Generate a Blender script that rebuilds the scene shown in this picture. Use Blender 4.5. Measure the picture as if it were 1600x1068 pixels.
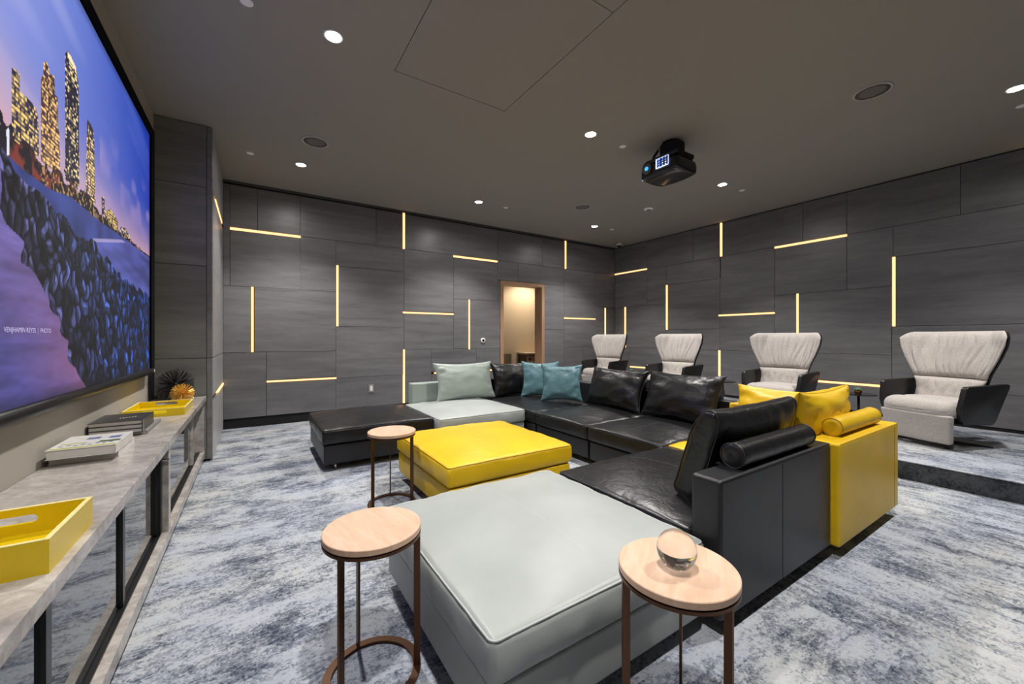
import bpy, bmesh, math, random
import numpy as np
from mathutils import Vector, Matrix, noise

for o in list(bpy.data.objects):
    bpy.data.objects.remove(o, do_unlink=True)
SC = bpy.context.scene
COL = SC.collection
random.seed(7)
RNG = np.random.default_rng(5)

# ------------------------------------------------------------------ camera
F_PX, CAM_H, HORIZON = 620.0, 1.15, 527.0
YAW = math.atan2(800 - 398, F_PX)            # camera looks this far to the right of +Y
cam = bpy.data.cameras.new('camera')
cam.sensor_width = 36.0
cam.lens = 36.0 * F_PX / 1600.0
cam.shift_y = -(534.0 - HORIZON) / 1600.0
cam.clip_start = 0.02
cam_o = bpy.data.objects.new('camera', cam)
COL.objects.link(cam_o)
cam_o.location = (0, 0, CAM_H)
cam_o.rotation_euler = (math.pi / 2, 0, -YAW)
SC.camera = cam_o

# ------------------------------------------------------------------ world / exposure
w = bpy.data.worlds.new('world'); SC.world = w; w.use_nodes = True
w.node_tree.nodes['Background'].inputs[0].default_value = (0, 0, 0, 1)
w.node_tree.nodes['Background'].inputs[1].default_value = 0.0
vs = SC.view_settings
vs.view_transform = 'Standard'; vs.look = 'None'; vs.gamma = 1.0; vs.use_curve_mapping = False
EXPO = 0.0
vs.exposure = EXPO
SPOT_W = 220.0
SPOT_COL = (1.0, 0.965, 0.93)
GLOW_W = 22.0          # wide soft spill of each downlight lens

H = 3.11              # ceiling
XL, XR = -0.745, 6.655
YB, YF = 6.10, -1.30
YFIN, XFIN = 4.63, -0.33
XP, ZP = 4.43, 0.15   # platform edge, platform height
XS = -0.70            # plane of the screen

def srgb(r, g, b):
    f = lambda c: c / 12.92 if c <= .04045 else ((c + .055) / 1.055) ** 2.4
    return (f(r / 255), f(g / 255), f(b / 255))

# ------------------------------------------------------------------ materials
MAT = {}
def mat(name, col, rough=.5, metal=0., spec=.5, emit=None, estr=1., coat=0., sheen=0.):
    m = bpy.data.materials.new(name); m.use_nodes = True
    b = m.node_tree.nodes['Principled BSDF']
    b.inputs['Base Color'].default_value = (*col, 1)
    b.inputs['Roughness'].default_value = rough
    b.inputs['Metallic'].default_value = metal
    b.inputs['Specular IOR Level'].default_value = spec
    b.inputs['Coat Weight'].default_value = coat
    b.inputs['Sheen Weight'].default_value = sheen
    if emit:
        b.inputs['Emission Color'].default_value = (*emit, 1)
        b.inputs['Emission Strength'].default_value = estr
    MAT[name] = m
    return m
def NT(m): return m.node_tree.nodes, m.node_tree.links, m.node_tree.nodes['Principled BSDF']
def coords(m, scale=(1, 1, 1), kind='Object'):
    n, l, b = NT(m)
    t = n.new('ShaderNodeTexCoord'); mp = n.new('ShaderNodeMapping')
    mp.inputs['Scale'].default_value = scale
    l.new(t.outputs[kind], mp.inputs['Vector'])
    return mp.outputs['Vector']
def nz(m, vec, scale, detail=4, rough=.55, dist=0.):
    n, l, b = NT(m)
    t = n.new('ShaderNodeTexNoise')
    t.inputs['Scale'].default_value = scale; t.inputs['Detail'].default_value = detail
    t.inputs['Roughness'].default_value = rough; t.inputs['Distortion'].default_value = dist
    l.new(vec, t.inputs['Vector'])
    return t.outputs['Fac']
def ramp(m, fac, stops, interp='LINEAR'):
    n, l, b = NT(m)
    r = n.new('ShaderNodeValToRGB'); r.color_ramp.interpolation = interp
    e = r.color_ramp.elements
    while len(e) < len(stops): e.new(.5)
    for el, (p, c) in zip(e, stops):
        el.position = p; el.color = (*c, 1) if len(c) == 3 else c
    l.new(fac, r.inputs['Fac'])
    return r.outputs['Color']
def mix(m, fac, a, b_, mode='MIX'):
    n, l, b = NT(m)
    x = n.new('ShaderNodeMix'); x.data_type = 'RGBA'; x.blend_type = mode
    if isinstance(fac, float): x.inputs['Factor'].default_value = fac
    else: l.new(fac, x.inputs['Factor'])
    for s, v in (('A', a), ('B', b_)):
        sock = [i for i in x.inputs if i.name == s and i.type == 'RGBA'][0]
        if isinstance(v, tuple): sock.default_value = (*v, 1)
        else: l.new(v, sock)
    return [o for o in x.outputs if o.type == 'RGBA'][0]
def setcol(m, sock): n, l, b = NT(m); l.new(sock, b.inputs['Base Color'])
def bump(m, fac, strength, dist=.01):
    n, l, b = NT(m)
    bp = n.new('ShaderNodeBump'); bp.inputs['Strength'].default_value = strength
    bp.inputs['Distance'].default_value = dist
    l.new(fac, bp.inputs['Height']); l.new(bp.outputs['Normal'], b.inputs['Normal'])
    return bp

def leather(name, col, rough, grain=.12, fold=.25, spec=.5):
    m = mat(name, col, rough, spec=spec)
    v = coords(m)
    n, l, b = NT(m)
    big = nz(m, v, 7, 3, .5, .8)
    fine = nz(m, v, 420, 2)
    crease = nz(m, v, 24, 3, .6, 1.6)
    a0 = n.new('ShaderNodeMath'); a0.operation = 'MULTIPLY_ADD'; a0.inputs[1].default_value = .22
    l.new(crease, a0.inputs[0]); l.new(big, a0.inputs[2])
    a = n.new('ShaderNodeMath'); a.operation = 'MULTIPLY_ADD'; a.inputs[1].default_value = .03
    l.new(fine, a.inputs[0]); l.new(a0.outputs[0], a.inputs[2])
    bump(m, a.outputs[0], fold, .02)
    c2 = tuple(c * .86 for c in col)
    setcol(m, ramp(m, nz(m, v, 3.2, 3), [(.3, c2), (.7, col)]))
    return m
leather('leather_black', (.0065, .0065, .0075), .33, fold=.32)
leather('leather_black_back', (.0095, .0098, .0118), .42, fold=.07)
leather('leather_yellow', (.70, .445, .008), .40, fold=.13, spec=.4)
leather('leather_mint', (.36, .385, .37), .42, fold=.08)
leather('leather_mint_green', (.32, .375, .34), .42, fold=.25)
leather('leather_teal', (.10, .215, .245), .40, fold=.4)
leather('leather_shell', (.008, .008, .0085), .38, fold=.06)
mat('piping_mint', (.42, .45, .43), .45)
mat('piping_black', (.012, .012, .013), .5)
mat('piping_yellow', (.45, .25, .003), .5)
mat('chrome', (.75, .75, .76), .15, 1.)
mat('black_metal', (.008, .008, .009), .35, .0)
mat('black_gloss', (.006, .006, .007), .12)
mat('matt_black', (.004, .004, .0045), .8)
mat('white_plastic', (.88, .86, .83), .5)
mat('grey_plastic', (.28, .28, .27), .5)
mat('speaker_cloth', (.16, .145, .13), .9)
mat('speaker_rim', (.42, .40, .37), .6)

# bronze legs
m = mat('bronze', (.115, .058, .034), .38, .85)
# travertine
m = mat('travertine', (.72, .47, .31), .45)
v = coords(m, (1, 6, 1))
c = ramp(m, nz(m, v, 6, 6, .6, .6), [(.3, (.56, .36, .24)), (.55, (.63, .43, .30)), (.75, (.68, .50, .37))])
pits = ramp(m, nz(m, coords(m, (1, 2, 1)), 60, 2, .6), [(.70, (1, 1, 1)), (.76, (.35, .22, .13))])
setcol(m, mix(m, .6, c, pits, 'MULTIPLY'))
# wall panels: charcoal stone-veneer with long horizontal bands
def panel_mat(name, dark, light):
    m = mat(name, light, .36, spec=.5, sheen=.35)
    m.node_tree.nodes['Principled BSDF'].inputs['Sheen Roughness'].default_value = .22
    n, l, b = NT(m)
    oi = n.new('ShaderNodeObjectInfo')
    ad = n.new('ShaderNodeVectorMath'); ad.operation = 'ADD'
    cb = n.new('ShaderNodeCombineXYZ'); ml = n.new('ShaderNodeMath'); ml.operation = 'MULTIPLY'; ml.inputs[1].default_value = 37.
    l.new(oi.outputs['Random'], ml.inputs[0]); l.new(ml.outputs[0], cb.inputs[0]); l.new(ml.outputs[0], cb.inputs[2])
    l.new(coords(m, (.8, .8, 7)), ad.inputs[0]); l.new(cb.outputs[0], ad.inputs[1])
    a = nz(m, ad.outputs[0], 1.6, 5, .6, .45)
    s = nz(m, ad.outputs[0], 14, 3, .6)
    c1 = ramp(m, a, [(.32, dark), (.68, light)])
    c2 = ramp(m, s, [(.3, (.8, .8, .8)), (.7, (1.12, 1.12, 1.12))])
    setcol(m, mix(m, .38, c1, c2, 'MULTIPLY'))
    bump(m, s, .06, .004)
    return m
panel_mat('panel_stone', (.132, .131, .134), (.200, .198, .202))
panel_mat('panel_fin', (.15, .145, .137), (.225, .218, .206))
mat('wall_core', (.012, .012, .012), .9)
mat('reveal_strip', (.06, .058, .055), .6)
# ceiling
m = mat('ceiling_paint', (.30, .282, .25), .85)
# fabric wall behind the screen
m = mat('wall_fabric', (.36, .33, .285), .9)
v = coords(m)
bump(m, nz(m, v, 600, 2), .15, .002)
# carpet
def carpet(name, k=1.0, shift=0., rowscale=1.):
    m = mat(name, (.5, .52, .56), .95, spec=.1, sheen=.1)
    n, l, b = NT(m)
    pos0 = n.new('ShaderNodeNewGeometry').outputs['Position']
    sn = n.new('ShaderNodeVectorMath'); sn.operation = 'SNAP'; sn.inputs[1].default_value = (.0062, .0062, .0062)   # tufts
    wt = n.new('ShaderNodeTexNoise'); wt.inputs['Scale'].default_value = 70; wt.inputs['Detail'].default_value = 2; l.new(pos0, wt.inputs['Vector'])
    wa = n.new('ShaderNodeVectorMath'); wa.operation = 'MULTIPLY_ADD'; wa.inputs[1].default_value = (.016, .016, 0)
    l.new(wt.outputs['Color'], wa.inputs[0]); l.new(pos0, wa.inputs[2])
    l.new(wa.outputs[0], sn.inputs[0]); pos = sn.outputs[0]
    def mp(scale, rot=0., loc=(0, 0, 0)):
        t = n.new('ShaderNodeMapping'); t.inputs['Scale'].default_value = scale
        t.inputs['Rotation'].default_value = (0, 0, rot); t.inputs['Location'].default_value = loc
        l.new(pos, t.inputs['Vector']); return t.outputs['Vector']
    # distressed streaks: drawn out along X on the screen side, along Y on the armchair side (tiles turned)
    sep = n.new('ShaderNodeSeparateXYZ'); l.new(pos, sep.inputs[0])
    gt = n.new('ShaderNodeMath'); gt.operation = 'GREATER_THAN'; gt.inputs[1].default_value = 2.0; l.new(sep.outputs[0], gt.inputs[0])
    def turned(a, b_):
        x = n.new('ShaderNodeMix'); x.data_type = 'FLOAT'
        l.new(gt.outputs[0], x.inputs[0]); l.new(a, x.inputs[2]); l.new(b_, x.inputs[3]); return x.outputs[0]
    big = turned(nz(m, mp((1.0, 1.9, 1), .06), 2.5, 12, .78, .1), nz(m, mp((2.4, 1.0, 1), .08), 2.4, 12, .78, .1))
    mid = turned(nz(m, mp((1.0, 3.6, 1), -.03, (3, 5, 0)), 8.5, 8, .76, .05), nz(m, mp((3.8, 1.0, 1), -.03, (3, 5, 0)), 8.5, 8, .76, .05))
    fine = nz(m, mp((1, 1.6, 1)), 42, 6, .8)
    grit = nz(m, mp((1, 1, 1)), 210, 2, .8)
    def madd(a, k_, b_):
        x = n.new('ShaderNodeMath'); x.operation = 'MULTIPLY_ADD'; x.inputs[1].default_value = k_
        l.new(a, x.inputs[0])
        if isinstance(b_, float): x.inputs[2].default_value = b_
        else: l.new(b_, x.inputs[2])
        return x.outputs[0]
    s = madd(big, .66, shift - .083)
    s = madd(mid, .26, s)
    s = madd(fine, .36, s)
    wn = n.new('ShaderNodeTexWhiteNoise'); wn.noise_dimensions = '3D'; l.new(pos, wn.inputs['Vector'])
    s = madd(wn.outputs['Value'], .05, s)         # centre about .595
    col = ramp(m, s, [(.462, tuple(c * k for c in (.052, .062, .086))), (.500, tuple(c * k for c in (.088, .102, .130))),
                      (.512, tuple(c * k for c in (.165, .180, .212))), (.545, tuple(c * k for c in (.21, .228, .258))),
                      (.556, tuple(c * k for c in (.315, .332, .36))), (.585, tuple(c * k for c in (.37, .388, .41))),
                      (.597, tuple(c * k for c in (.50, .515, .53))), (.70, tuple(c * k for c in (.60, .612, .62)))])
    bl = ramp(m, nz(m, mp((1.2, 2.2, 1), .2, (9, 1, 0)), .8, 4, .6), [(.40, (.84, .89, 1.0)), (.6, (1, 1, .99))])
    setcol(m, mix(m, .9, col, bl, 'MULTIPLY'))
    bump(m, madd(wn.outputs['Value'], .5, grit), .5, .006)
    return m
carpet('carpet', .80)
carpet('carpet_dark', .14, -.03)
# grey marble
def marble(name, k=1.):
    m = mat(name, (.4, .37, .34), .18, spec=.5)
    v = coords(m, (1, 1, 1))
    a = nz(m, v, 3.2, 8, .66, 1.3)
    b_ = nz(m, v, 22, 8, .75, .9)
    c1 = ramp(m, a, [(.28, tuple(c * k for c in (.24, .215, .195))), (.5, tuple(c * k for c in (.43, .395, .365))), (.72, tuple(c * k for c in (.60, .565, .53)))])
    c2 = ramp(m, b_, [(.38, (.72, .71, .70)), (.62, (1.12, 1.12, 1.12))])
    setcol(m, mix(m, .8, c1, c2, 'MULTIPLY'))
    return m
marble('marble')
mat('tinted_glass', (.20, .21, .215), .03, 1.0)
m = mat('yellow_lacquer', (.70, .50, .006), .22)
mat('tray_edge', (.86, .74, .30), .3)
mat('paper', (.66, .64, .60), .8)
mat('cover_dark', (.035, .034, .037), .35)
mat('cover_black', (.008, .008, .008), .4)
mat('cover_white', (.74, .73, .71), .35)
mat('cover_grey', (.22, .21, .20), .5)
m = mat('cover_photo', (.7, .7, .68), .3)
setcol(m, ramp(m, nz(m, coords(m, (1, 1, 0)), 30, 3), [(.4, (.60, .60, .57)), (.6, (.74, .73, .70))]))
mat('print_blue', (.13, .16, .34), .4); mat('print_lime', (.46, .47, .10), .4); mat('print_green', (.10, .14, .06), .4)
mat('gold', (.80, .47, .09), .30, .6)
mat('copper', (.55, .22, .10), .3, 1.0)
mat('leaf', (.10, .24, .11), .5)
mat('glass', (1, 1, 1), 0.)
b = MAT['glass'].node_tree.nodes['Principled BSDF']
b.inputs['Transmission Weight'].default_value = 1.0; b.inputs['IOR'].default_value = 1.5
# boucle upholstery
m = mat('upholstery', (.50, .46, .43), .95, spec=.15, sheen=.25)
v = coords(m)
f = nz(m, v, 170, 3, .7)
setcol(m, ramp(m, f, [(.35, (.34, .31, .285)), (.55, (.52, .48, .45)), (.72, (.64, .60, .565))]))
bump(m, f, .35, .006)
# timber door frame
m = mat('timber', (.42, .24, .12), .45)
v = coords(m, (14, 14, 1))
setcol(m, ramp(m, nz(m, v, 3, 4), [(.3, (.36, .205, .115)), (.7, (.47, .29, .175))]))
mat('corridor_paint', (.66, .52, .36), .8)
mat('dark_timber', (.06, .035, .02), .4)
m = mat('brass_panel', (.62, .50, .36), .35, .7)
mat('led', (.15, .13, .1), .6, emit=(1.0, .52, .22), estr=2.0)
mat('lens_white', (.9, .9, .9), .5, emit=(1.0, .97, .93), estr=14.)
mat('lens_warm', (.9, .8, .7), .5, emit=(1.0, .8, .55), estr=4.)
mat('proj_blue', (.02, .1, .3), .1, emit=(.05, .35, 1.0), estr=1.6)
mat('proj_glow', (.1, .2, .6), .1, emit=(.12, .22, .95), estr=1.2)
mat('proj_white', (.7, .75, .9), .3, emit=(.6, .75, 1.0), estr=.55)
mat('screen_border', (.0015, .0015, .0018), .95, spec=.1)

# ------------------------------------------------------------------ mesh helpers
class MB:
    def __init__(s): s.v = []; s.f = []
    def add(s, vs_, fs_):
        o = len(s.v); s.v += [tuple(p) for p in vs_]; s.f += [tuple(i + o for i in q) for q in fs_]; return s
    def box(s, x0, x1, y0, y1, z0, z1):
        return s.add([(x0, y0, z0), (x1, y0, z0), (x1, y1, z0), (x0, y1, z0), (x0, y0, z1), (x1, y0, z1), (x1, y1, z1), (x0, y1, z1)],
                     [(3, 2, 1, 0), (4, 5, 6, 7), (0, 1, 5, 4), (1, 2, 6, 5), (2, 3, 7, 6), (3, 0, 4, 7)])
    def lathe(s, prof, seg=32, c=(0, 0, 0), axis='z', cap=True):
        vs_, fs_ = [], []
        for r, z in prof:
            for i in range(seg):
                a = 2 * math.pi * i / seg
                p = (r * math.cos(a), r * math.sin(a), z)
                if axis == 'x': p = (p[2], p[0], p[1])
                if axis == 'y': p = (p[1], p[2], p[0])
                vs_.append((p[0] + c[0], p[1] + c[1], p[2] + c[2]))
        n = len(prof)
        for j in range(n - 1):
            for i in range(seg):
                fs_.append((j * seg + i, j * seg + (i + 1) % seg, (j + 1) * seg + (i + 1) % seg, (j + 1) * seg + i))
        if cap:
            fs_.append(tuple(range(seg - 1, -1, -1))); fs_.append(tuple((n - 1) * seg + i for i in range(seg)))
        return s.add(vs_, fs_)
    def tube(s, pts, r, seg=8, closed=False):
        pts = [Vector(p) for p in pts]; n = len(pts); vs_, fs_ = [], []
        up = Vector((0, 0, 1)); prev = None
        for i, p in enumerate(pts):
            a = pts[(i - 1) % n] if (closed or i > 0) else p
            b_ = pts[(i + 1) % n] if (closed or i < n - 1) else p
            t = (b_ - a).normalized()
            x = t.cross(up) if prev is None else prev - t * prev.dot(t)
            if x.length < 1e-4: x = t.cross(Vector((1, 0, 0)))
            x.normalize(); prev = x; y = t.cross(x)
            rr = r[i] if isinstance(r, (list, tuple)) else r
            for k in range(seg):
                an = 2 * math.pi * k / seg
                vs_.append(p + x * (rr * math.cos(an)) + y * (rr * math.sin(an)))
        for i in range(n if closed else n - 1):
            j = (i + 1) % n
            for k in range(seg):
                fs_.append((i * seg + k, i * seg + (k + 1) % seg, j * seg + (k + 1) % seg, j * seg + k))
        if not closed:
            fs_.append(tuple(range(seg - 1, -1, -1))); fs_.append(tuple((n - 1) * seg + k for k in range(seg)))
        return s.add(vs_, fs_)
    def prism(s, poly, d0, d1, plane='xz'):
        n = len(poly); vs_ = []
        for d in (d0, d1):
            for a, b_ in poly:
                vs_.append((a, d, b_) if plane == 'xz' else (a, b_, d) if plane == 'xy' else (d, a, b_))
        fs_ = [tuple(range(n)), tuple(range(2 * n - 1, n - 1, -1))] + [(i, n + i, n + (i + 1) % n, (i + 1) % n) for i in range(n)]
        return s.add(vs_, fs_)
    def rbox(s, c, size, r, n=(8, 8, 4), fn=None):
        """rounded box; fn(x,y,z,nx,ny,nz) shapes it further (local coords, normalised coords)"""
        hs = [q / 2 for q in size]
        def axis(h, k):
            inner = h - r
            e = [r * q for q in (1, .72, .42, .18)]
            a = [-inner - q for q in e] + [-inner + 2 * inner * i / k for i in range(k + 1)] + [inner + q for q in e[::-1]]
            return a
        ax = [axis(hs[i], n[i]) for i in range(3)]
        idx, vs_, fs_ = {}, [], []
        def vid(i, j, k):
            key = (i, j, k)
            if key not in idx:
                p = (ax[0][i], ax[1][j], ax[2][k])
                q = [max(-(h - r), min(h - r, v_)) for v_, h in zip(p, hs)]
                d = [a - b_ for a, b_ in zip(p, q)]
                L = math.sqrt(sum(t * t for t in d)) or 1.
                p = [b_ + t / L * r for t, b_ in zip(d, q)]
                if fn: p = fn(*p, p[0] / hs[0], p[1] / hs[1], p[2] / hs[2])
                idx[key] = len(vs_); vs_.append((p[0] + c[0], p[1] + c[1], p[2] + c[2]))
            return idx[key]
        N = [len(a) for a in ax]
        for u, v_, w_ in ((0, 1, 2), (1, 2, 0), (2, 0, 1)):
            for e in (0, N[w_] - 1):
                for i in range(N[u] - 1):
                    for j in range(N[v_] - 1):
                        q = []
                        for a, b_ in ((i, j), (i + 1, j), (i + 1, j + 1), (i, j + 1)):
                            t = [0, 0, 0]; t[u] = a; t[v_] = b_; t[w_] = e; q.append(vid(*t))
                        fs_.append(tuple(q if e else q[::-1]))
        return s.add(vs_, fs_)
    def xform(s, M):
        s.v = [tuple(M @ Vector(p)) for p in s.v]; return s
    def obj(s, name, material, parent=None, smooth=False, bevel=0.):
        me = bpy.data.meshes.new(name); me.from_pydata(s.v, [], s.f); me.update()
        if bevel:
            bm = bmesh.new(); bm.from_mesh(me)
            bmesh.ops.bevel(bm, geom=[e for e in bm.edges], offset=bevel, segments=2, affect='EDGES', profile=.5)
            bm.to_mesh(me); bm.free()
        if smooth: me.polygons.foreach_set('use_smooth', [True] * len(me.polygons))
        o = bpy.data.objects.new(name, me); COL.objects.link(o)
        me.materials.append(MAT[material] if isinstance(material, str) else material)
        if parent: o.parent = parent
        return o

def auto_smooth(o, ang=35):
    me = o.data
    bm = bmesh.new(); bm.from_mesh(me)
    for f_ in bm.faces: f_.smooth = True
    for e in bm.edges:
        if len(e.link_faces) == 2 and e.calc_face_angle(0) > math.radians(ang): e.smooth = False
    bm.to_mesh(me); bm.free()
    return o
def tag(o, label, cat, group=None):
    o['label'] = label; o['category'] = cat
    if group: o['group'] = group
    return o
def thing(name, label, cat, loc=(0, 0, 0), rz=0., group=None):
    o = bpy.data.objects.new(name, None); COL.objects.link(o)
    o.location = loc; o.rotation_euler = (0, 0, rz); o.empty_display_size = .1
    return tag(o, label, cat, group)
def struct(o): o['kind'] = 'structure'; return o
def copy_tree(o, parent=None):
    c = o.copy(); COL.objects.link(c); c.parent = parent
    for ch in list(o.children): copy_tree(ch, c)
    return c

# ================================================================== SETTING
struct(MB().box(XL - .3, XR + .3, YF - .2, YB + 2.6, -.10, 0).obj('floor', 'carpet'))
plat = struct(MB().box(XP, XR, YF, YB, .001, ZP - .006).obj('platform_riser', 'carpet_dark'))
MB().box(XP - .004, XR, YF, YB, ZP - .006, ZP).obj('platform_carpet', 'carpet', plat)

# ceiling with the opening for the two access panels
HX0, HX1, HY0, HY1 = .86, 1.82, .70, 2.92
c = MB()
c.box(XL - .3, HX0, YF - .2, YB, H, H + .06); c.box(HX1, XR + .2, YF - .2, YB, H, H + .06)
c.box(HX0, HX1, YF - .2, HY0, H, H + .06); c.box(HX0, HX1, HY1, YB, H, H + .06)
ceil = struct(c.obj('ceiling', 'ceiling_paint'))
g = .005
MB().box(HX0 + g, HX1 - g, 1.68 + g / 2, HY1 - g, H + .001, H + .02).obj('access_panel', 'ceiling_paint', ceil)
MB().box(HX0 + g, HX1 - g, HY0 + g, 1.68 - g / 2, H + .001, H + .02).obj('access_panel', 'ceiling_paint', ceil)
MB().box(HX0 - .1, HX1 + .1, HY0 - .1, HY1 + .1, H + .061, H + .08).obj('hatch_void', 'matt_black', ceil)

# walls: dark core + panels
PT = .022
def panels(wall, axis, plane, rects, material, zmin):
    gp = .0022
    for a0, a1, z0, z1 in rects:
        m_ = MB()
        if axis == 'y': m_.box(a0 + gp, a1 - gp, plane, plane + PT, max(z0, zmin) + gp, z1 - gp)
        if axis == 'x': m_.box(plane, plane + PT, a0 + gp, a1 - gp, max(z0, zmin) + gp, z1 - gp)
        if axis == '-x': m_.box(plane - PT, plane, a0 + gp, a1 - gp, max(z0, zmin) + gp, z1 - gp)
        m_.obj('panel', material, wall, bevel=.0016)
TOP = 3.075
DX0, DX1, DZ = 3.705, 4.695, 2.175
mb = MB()
mb.box(XFIN - .6, DX0 + .03, YB + PT, YB + .22, 0, H); mb.box(DX1 - .03, XR + .2, YB + PT, YB + .22, 0, H); mb.box(DX0 + .03, DX1 - .03, YB + PT, YB + .22, DZ - .03, H)
wb = struct(mb.obj('wall_back', 'wall_core'))
BASE = .125
back = [(-.33, -.26, 1.80, TOP), (-.26, .03, 2.54, TOP), (.03, .52, 2.54, TOP), (.52, 1.53, 2.53, TOP), (1.53, 1.93, 2.53, TOP),
        (1.97, 3.65, 2.53, TOP), (3.65, 4.65, 2.53, TOP), (4.65, 5.22, 2.53, TOP), (5.26, 6.655, 2.53, TOP),
        (-.26, .52, 1.80, 2.50), (.52, .97, 1.80, 2.53), (.97, 1.95, 2.17, 2.53), (1.01, 1.95, 1.31, 2.17),
        (-.33, -.04, .96, 1.80), (-.005, .97, .96, 1.80), (.97, 1.95, .57, 1.31),
        (-.33, .13, 0, .96), (.13, .97, .59, .96), (.13, .97, 0, .555), (.97, 1.93, 0, .57),
        (1.95, 2.79, 1.56, 2.53), (1.95, 2.79, .96, 1.52), (2.79, 3.65, 1.80, 2.49), (2.79, 3.07, .96, 1.80), (3.10, 3.70, .96, 1.80),
        (1.97, 2.40, 0, .96), (2.40, 3.22, .59, .96), (2.40, 3.22, 0, .555), (3.22, 3.70, .59, .96), (3.22, 3.70, 0, .555), (3.65, 3.70, 1.80, 2.17),
        (3.65, 4.09, 2.18, 2.53), (4.09, 5.20, 2.18, 2.53), (4.70, 5.20, 1.31, 2.18), (4.70, 5.20, 0, 1.31),
        (5.20, 6.06, 1.56, 2.53), (5.20, 6.06, .95, 1.52), (6.06, 6.655, 1.80, 2.53), (6.06, 6.34, .95, 1.80), (6.38, 6.655, .95, 1.80),
        (5.20, 5.72, 0, .95), (5.72, 6.655, 0, .95)]
panels(wb, 'y', YB, back, 'panel_stone', BASE)
struct(MB().box(XFIN, DX0, YB + .012, YB + .03, 0, BASE).obj('baseboard_back', 'matt_black'))
struct(MB().box(XFIN, XR, YB - .045, YB - .004, 3.088, H).obj('trim_1', 'reveal_strip'))

wr = struct(MB().box(XR + PT, XR + .22, YF - .2, YB + .2, 0, H).obj('wall_right', 'wall_core'))
T2 = 3.095
right = [(5.25, 6.1, 2.555, T2), (4.24, 5.25, 2.53, T2), (3.75, 4.24, 2.53, T2), (2.53, 3.71, 2.53, T2), (2.02, 2.53, 2.54, T2), (1.0, 2.02, 2.53, T2),
         (.537, 1.0, 2.53, T2), (-.45, .496, 2.53, T2), (-1.3, -.45, 2.53, T2),
         (5.25, 6.1, 1.80, 2.52), (4.79, 5.25, 1.80, 2.53), (3.73, 4.79, 2.155, 2.53), (3.75, 4.77, 1.30, 2.155), (4.81, 5.79, .94, 1.80), (5.835, 6.1, .94, 1.80),
         (2.90, 3.75, 1.545, 2.53), (2.90, 3.75, .93, 1.505), (2.02, 2.90, 1.79, 2.50), (1.56, 2.02, 1.79, 2.53), (.55, 1.56, 2.15, 2.53), (.55, 1.535, 1.29, 2.15),
         (2.615, 2.90, .93, 1.79), (1.575, 2.58, .93, 1.79), (3.75, 4.808, .93, 1.30), (.55, 1.573, .545, 1.29), (.55, 1.573, 0, .545),
         (1.573, 2.45, .555, .93), (1.573, 2.45, 0, .515), (2.45, 3.74, 0, .93), (3.78, 4.79, 0, .93), (4.79, 5.69, .555, .94), (4.79, 5.69, 0, .515), (5.69, 6.1, 0, .94),
         (-.35, .55, 1.555, 2.53), (-.35, .55, .93, 1.515), (-.35, .55, 0, .93), (-1.3, -.35, 1.8, 2.53), (-1.3, -.35, .93, 1.8), (-1.3, -.35, 0, .93)]
panels(wr, 'x', XR, right, 'panel_stone', ZP + .035)
struct(MB().box(XR + .008, XR + .03, YF, YB, ZP, ZP + .035).obj('baseboard_right', 'matt_black'))

# projecting wall end beside the screen
fin = struct(MB().box(XL - .3, XFIN - PT, YFIN + PT, YB + .2, 0, H).obj('wall_fin', 'wall_core'))
panels(fin, 'y', YFIN, [(XL - .02, -.375, .96, 1.81), (XL - .02, -.375, 0, .96), (XL - .02, -.375, 1.81, 2.54), (XL - .02, -.375, 2.54, H - .004),
                        (-.375, XFIN, 0, .96), (-.375, XFIN, .96, H - .004)], 'panel_fin', .02)
panels(fin, '-x', XFIN, [(YFIN + PT, 4.98, .96, 1.80), (4.98, YB, .96, 1.80), (YFIN + PT, YB, 0, .555), (YFIN + PT, 5.60, .595, .96), (5.60, YB, .595, .96), (YFIN + PT, 5.5, 1.80, 2.50),
                         (5.5, YB, 1.80, 2.50), (YFIN + PT, 5.3, 2.54, TOP), (5.3, YB, 2.54, TOP)], 'panel_stone', .02)
# wall behind the screen: stretched fabric
wl = struct(MB().box(XL - .25, XL, YF - .2, YFIN, 0, H).obj('wall_left', 'wall_fabric'))
MB().box(XL, XL + .006, 4.42, YFIN, .61, .90).obj('black_strip', 'matt_black', wl)  # thin black strip on the wall, console top up to the screen bar
struct(MB().box(XL - .3, XR + .2, YF - .2, YF, 0, H).obj('wall_front', 'panel_stone'))

# doorway
dr = struct(MB().box(DX0, DX0 + .062, YB - .012, YB + .22, 0, DZ).obj('door_1', 'timber'))
MB().box(DX1 - .062, DX1, YB - .012, YB + .22, 0, DZ).obj('door_jamb', 'timber', dr)
MB().box(DX0 + .062, DX1 - .062, YB - .012, YB + .22, DZ - .062, DZ).obj('door_head', 'timber', dr)
# corridor beyond
struct(MB().box(DX0 - 2.2, DX1 + 2.6, 7.45, 7.6, 0, 2.75).obj('wall_corridor', 'corridor_paint'))
struct(MB().box(DX0 - 2.3, DX0 - 2.2, YB + .22, 7.6, 0, 2.75).obj('wall_corridor_left', 'corridor_paint'))
struct(MB().box(DX1 + 2.6, DX1 + 2.7, YB + .22, 7.6, 0, 2.75).obj('wall_corridor_right', 'corridor_paint'))
struct(MB().box(DX0 - 2.3, DX1 + 2.7, YB + .22, 7.6, 2.6, 2.7).obj('ceiling_corridor', 'corridor_paint'))

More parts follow.
